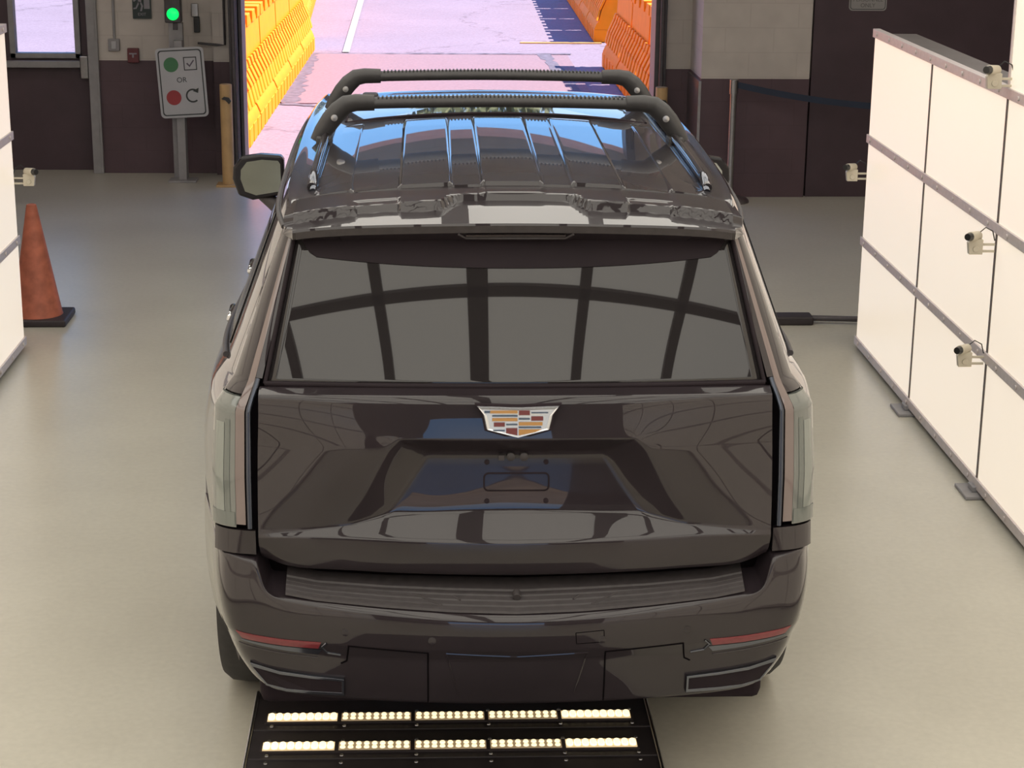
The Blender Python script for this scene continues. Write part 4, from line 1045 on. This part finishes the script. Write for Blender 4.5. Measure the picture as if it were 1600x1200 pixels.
# ---- mirrors
for sd in (-1, 1):
    ol = [(.965, 1.285), (1.10, 1.262), (1.165, 1.285), (1.190, 1.36), (1.186, 1.415), (1.150, 1.462), (1.06, 1.476), (.965, 1.470), (.952, 1.45), (.950, 1.30)]
    mh = MB(); n_ = len(ol); cx = 1.07; cz = 1.37
    layers = [(3.745, 1.0), (3.755, 1.03), (3.80, 1.03), (3.86, .92), (3.91, .65), (3.93, .35)]
    vs = [(sd*(cx+(u-cx)*k), yy, cz+(v-cz)*k) for yy, k in layers for u, v in ol]; fs = []
    for q in range(len(layers)-1):
        for i in range(n_): fs.append((q*n_+i, q*n_+(i+1)%n_, (q+1)*n_+(i+1)%n_, (q+1)*n_+i))
    fs.append(tuple((len(layers)-1)*n_+i for i in range(n_))); fs.append(tuple(range(n_)))
    mh.add(vs, fs); mo = mh.build('side_mirror', M_MHOUS, car, sub=0, bevel=.012, seg=3)
    gl = [(cx+(u-cx)*.80-.010, cz+(v-cz)*.80) for u, v in ol]
    gg = MB(); gg.prism(gl, lambda u, v, d: (sd*u, 3.745-d, v), 0, .003); gg.build('mirror_glass', M_MIRROR, mo)
    MB().tube([(sd*1.06, 3.80, 1.28), (sd*1.00, 3.78, 1.235), (sd*.95, 3.74, 1.20)], [.030, .035, .04], 10).build('mirror_arm', M_TRIM, mo, smooth=1)
# ---- plate recess fittings
pc = MB()
for (a, b) in ((-.089, 1.148), (.089, 1.148), (-.089, 1.030), (.089, 1.030)):
    p = onto(BT, a, b); pc.lathe(p, [(.008, 0), (.008, -.002), (.003, -.003)], 12, 'Y')
pc.build('plate_screw', M_GAP, tailgate)
fm = MB(); o_ = rrect(.200, .058, .016, cy=1.088); i_ = rrect(.190, .049, .012, cy=1.088); n_ = len(o_)
P0 = [onto(BT, u, v, .001) for u, v in o_]; P1 = [onto(BT, u, v, .004) for u, v in i_]; P2 = [onto(BT, u, v, -.004) for u, v in i_]
fm.add(P0+P1+P2, [(q*n_+i, q*n_+(i+1)%n_, (q+1)*n_+(i+1)%n_, (q+1)*n_+i) for q in range(2) for i in range(n_)]); fm.build('plate_backing_frame', M_GAP, tailgate, smooth=.5)
cmr = MB(); 
for x in (-.018, .022): cmr.lathe((x, .122, 1.168), [(.013, .03), (.013, -.004), (.006, -.008)], 16, 'Y')
cmr.box(-.055, -.038, .11, .15, 1.160, 1.176); cmr.build('reversing_camera', M_TRIM, tailgate, smooth=.6)
# ---- emblem
em_y = lambda x: .0625+(.138-.060)*(x/.775)**2
def EM(u, v, d): return (u, em_y(u)-d-(0), 1.299+v)
def eblock(name, m, polys, d0=.012, d1=.0145, parent=None):
    g = MB()
    for pl in polys: g.prism(pl, EM, d0, d1)
    return g.build(name, m, parent)
outer = [(-.122, .047), (0, .043), (.122, .047), (.104, .022), (.094, -.026), (0, -.052), (-.094, -.026), (-.104, .022)]
sc = lambda pl, k, dz=0: [(u*k[0], v*k[1]+dz) for u, v in pl]
blk = MB(); blk.prism(sc(outer, (1.05, 1.12)), EM, -.01, .004); emb = blk.build('emblem', M_GAP, tailgate)
fr_ = MB(); i1 = sc(outer, (.885, .80)); n_ = len(outer)
vs = [EM(u, v, .002) for u, v in outer]+[EM(u, v, .012) for u, v in sc(outer, (.96, .93))]+[EM(u, v, .010) for u, v in i1]
fr_.add(vs, [(q*n_+i, q*n_+(i+1)%n_, (q+1)*n_+(i+1)%n_, (q+1)*n_+i) for q in range(2) for i in range(n_)]); fr_.build('emblem_frame', M_SILV, emb)
eblock('emblem_field', M_SILV, [i1], .002, .0095, emb)
# blocks, in units read off the crest
ux = lambda px: (px-800)/612*.122/1.0
uz = lambda py: .047-(py-172)/(640-172)*.098
R4 = lambda a, b, c, d: [(ux(a), uz(b)), (ux(c), uz(b)), (ux(c), uz(d)), (ux(a), uz(d))]
for q_ in [R4(385, 232, 788, 272), R4(415, 342, 788, 386), R4(808, 402, 1158, 450), [(ux(808), uz(508)), (ux(1150), uz(508)), (ux(1060), uz(545)), (ux(808), uz(598))]]: eblock('emblem_gold_bar', M_GOLD, [q_], .0098, .0115, emb)
for q_ in [R4(808, 232, 970, 298), R4(992, 318, 1168, 380), R4(440, 406, 602, 466), [(ux(622), uz(490)), (ux(788), uz(490)), (ux(788), uz(596)), (ux(622), uz(560))]]: eblock('emblem_maroon_block', M_MAR, [q_], .0098, .0115, emb)
for q_ in [R4(415, 298, 788, 320), R4(992, 255, 1240, 272), R4(808, 342, 970, 364), R4(622, 426, 788, 446), R4(430, 514, 602, 534), R4(808, 468, 1140, 490), R4(300, 236, 383, 268)]: eblock('emblem_blue_bar', M_NAVY, [q_], .0098, .0115, emb)
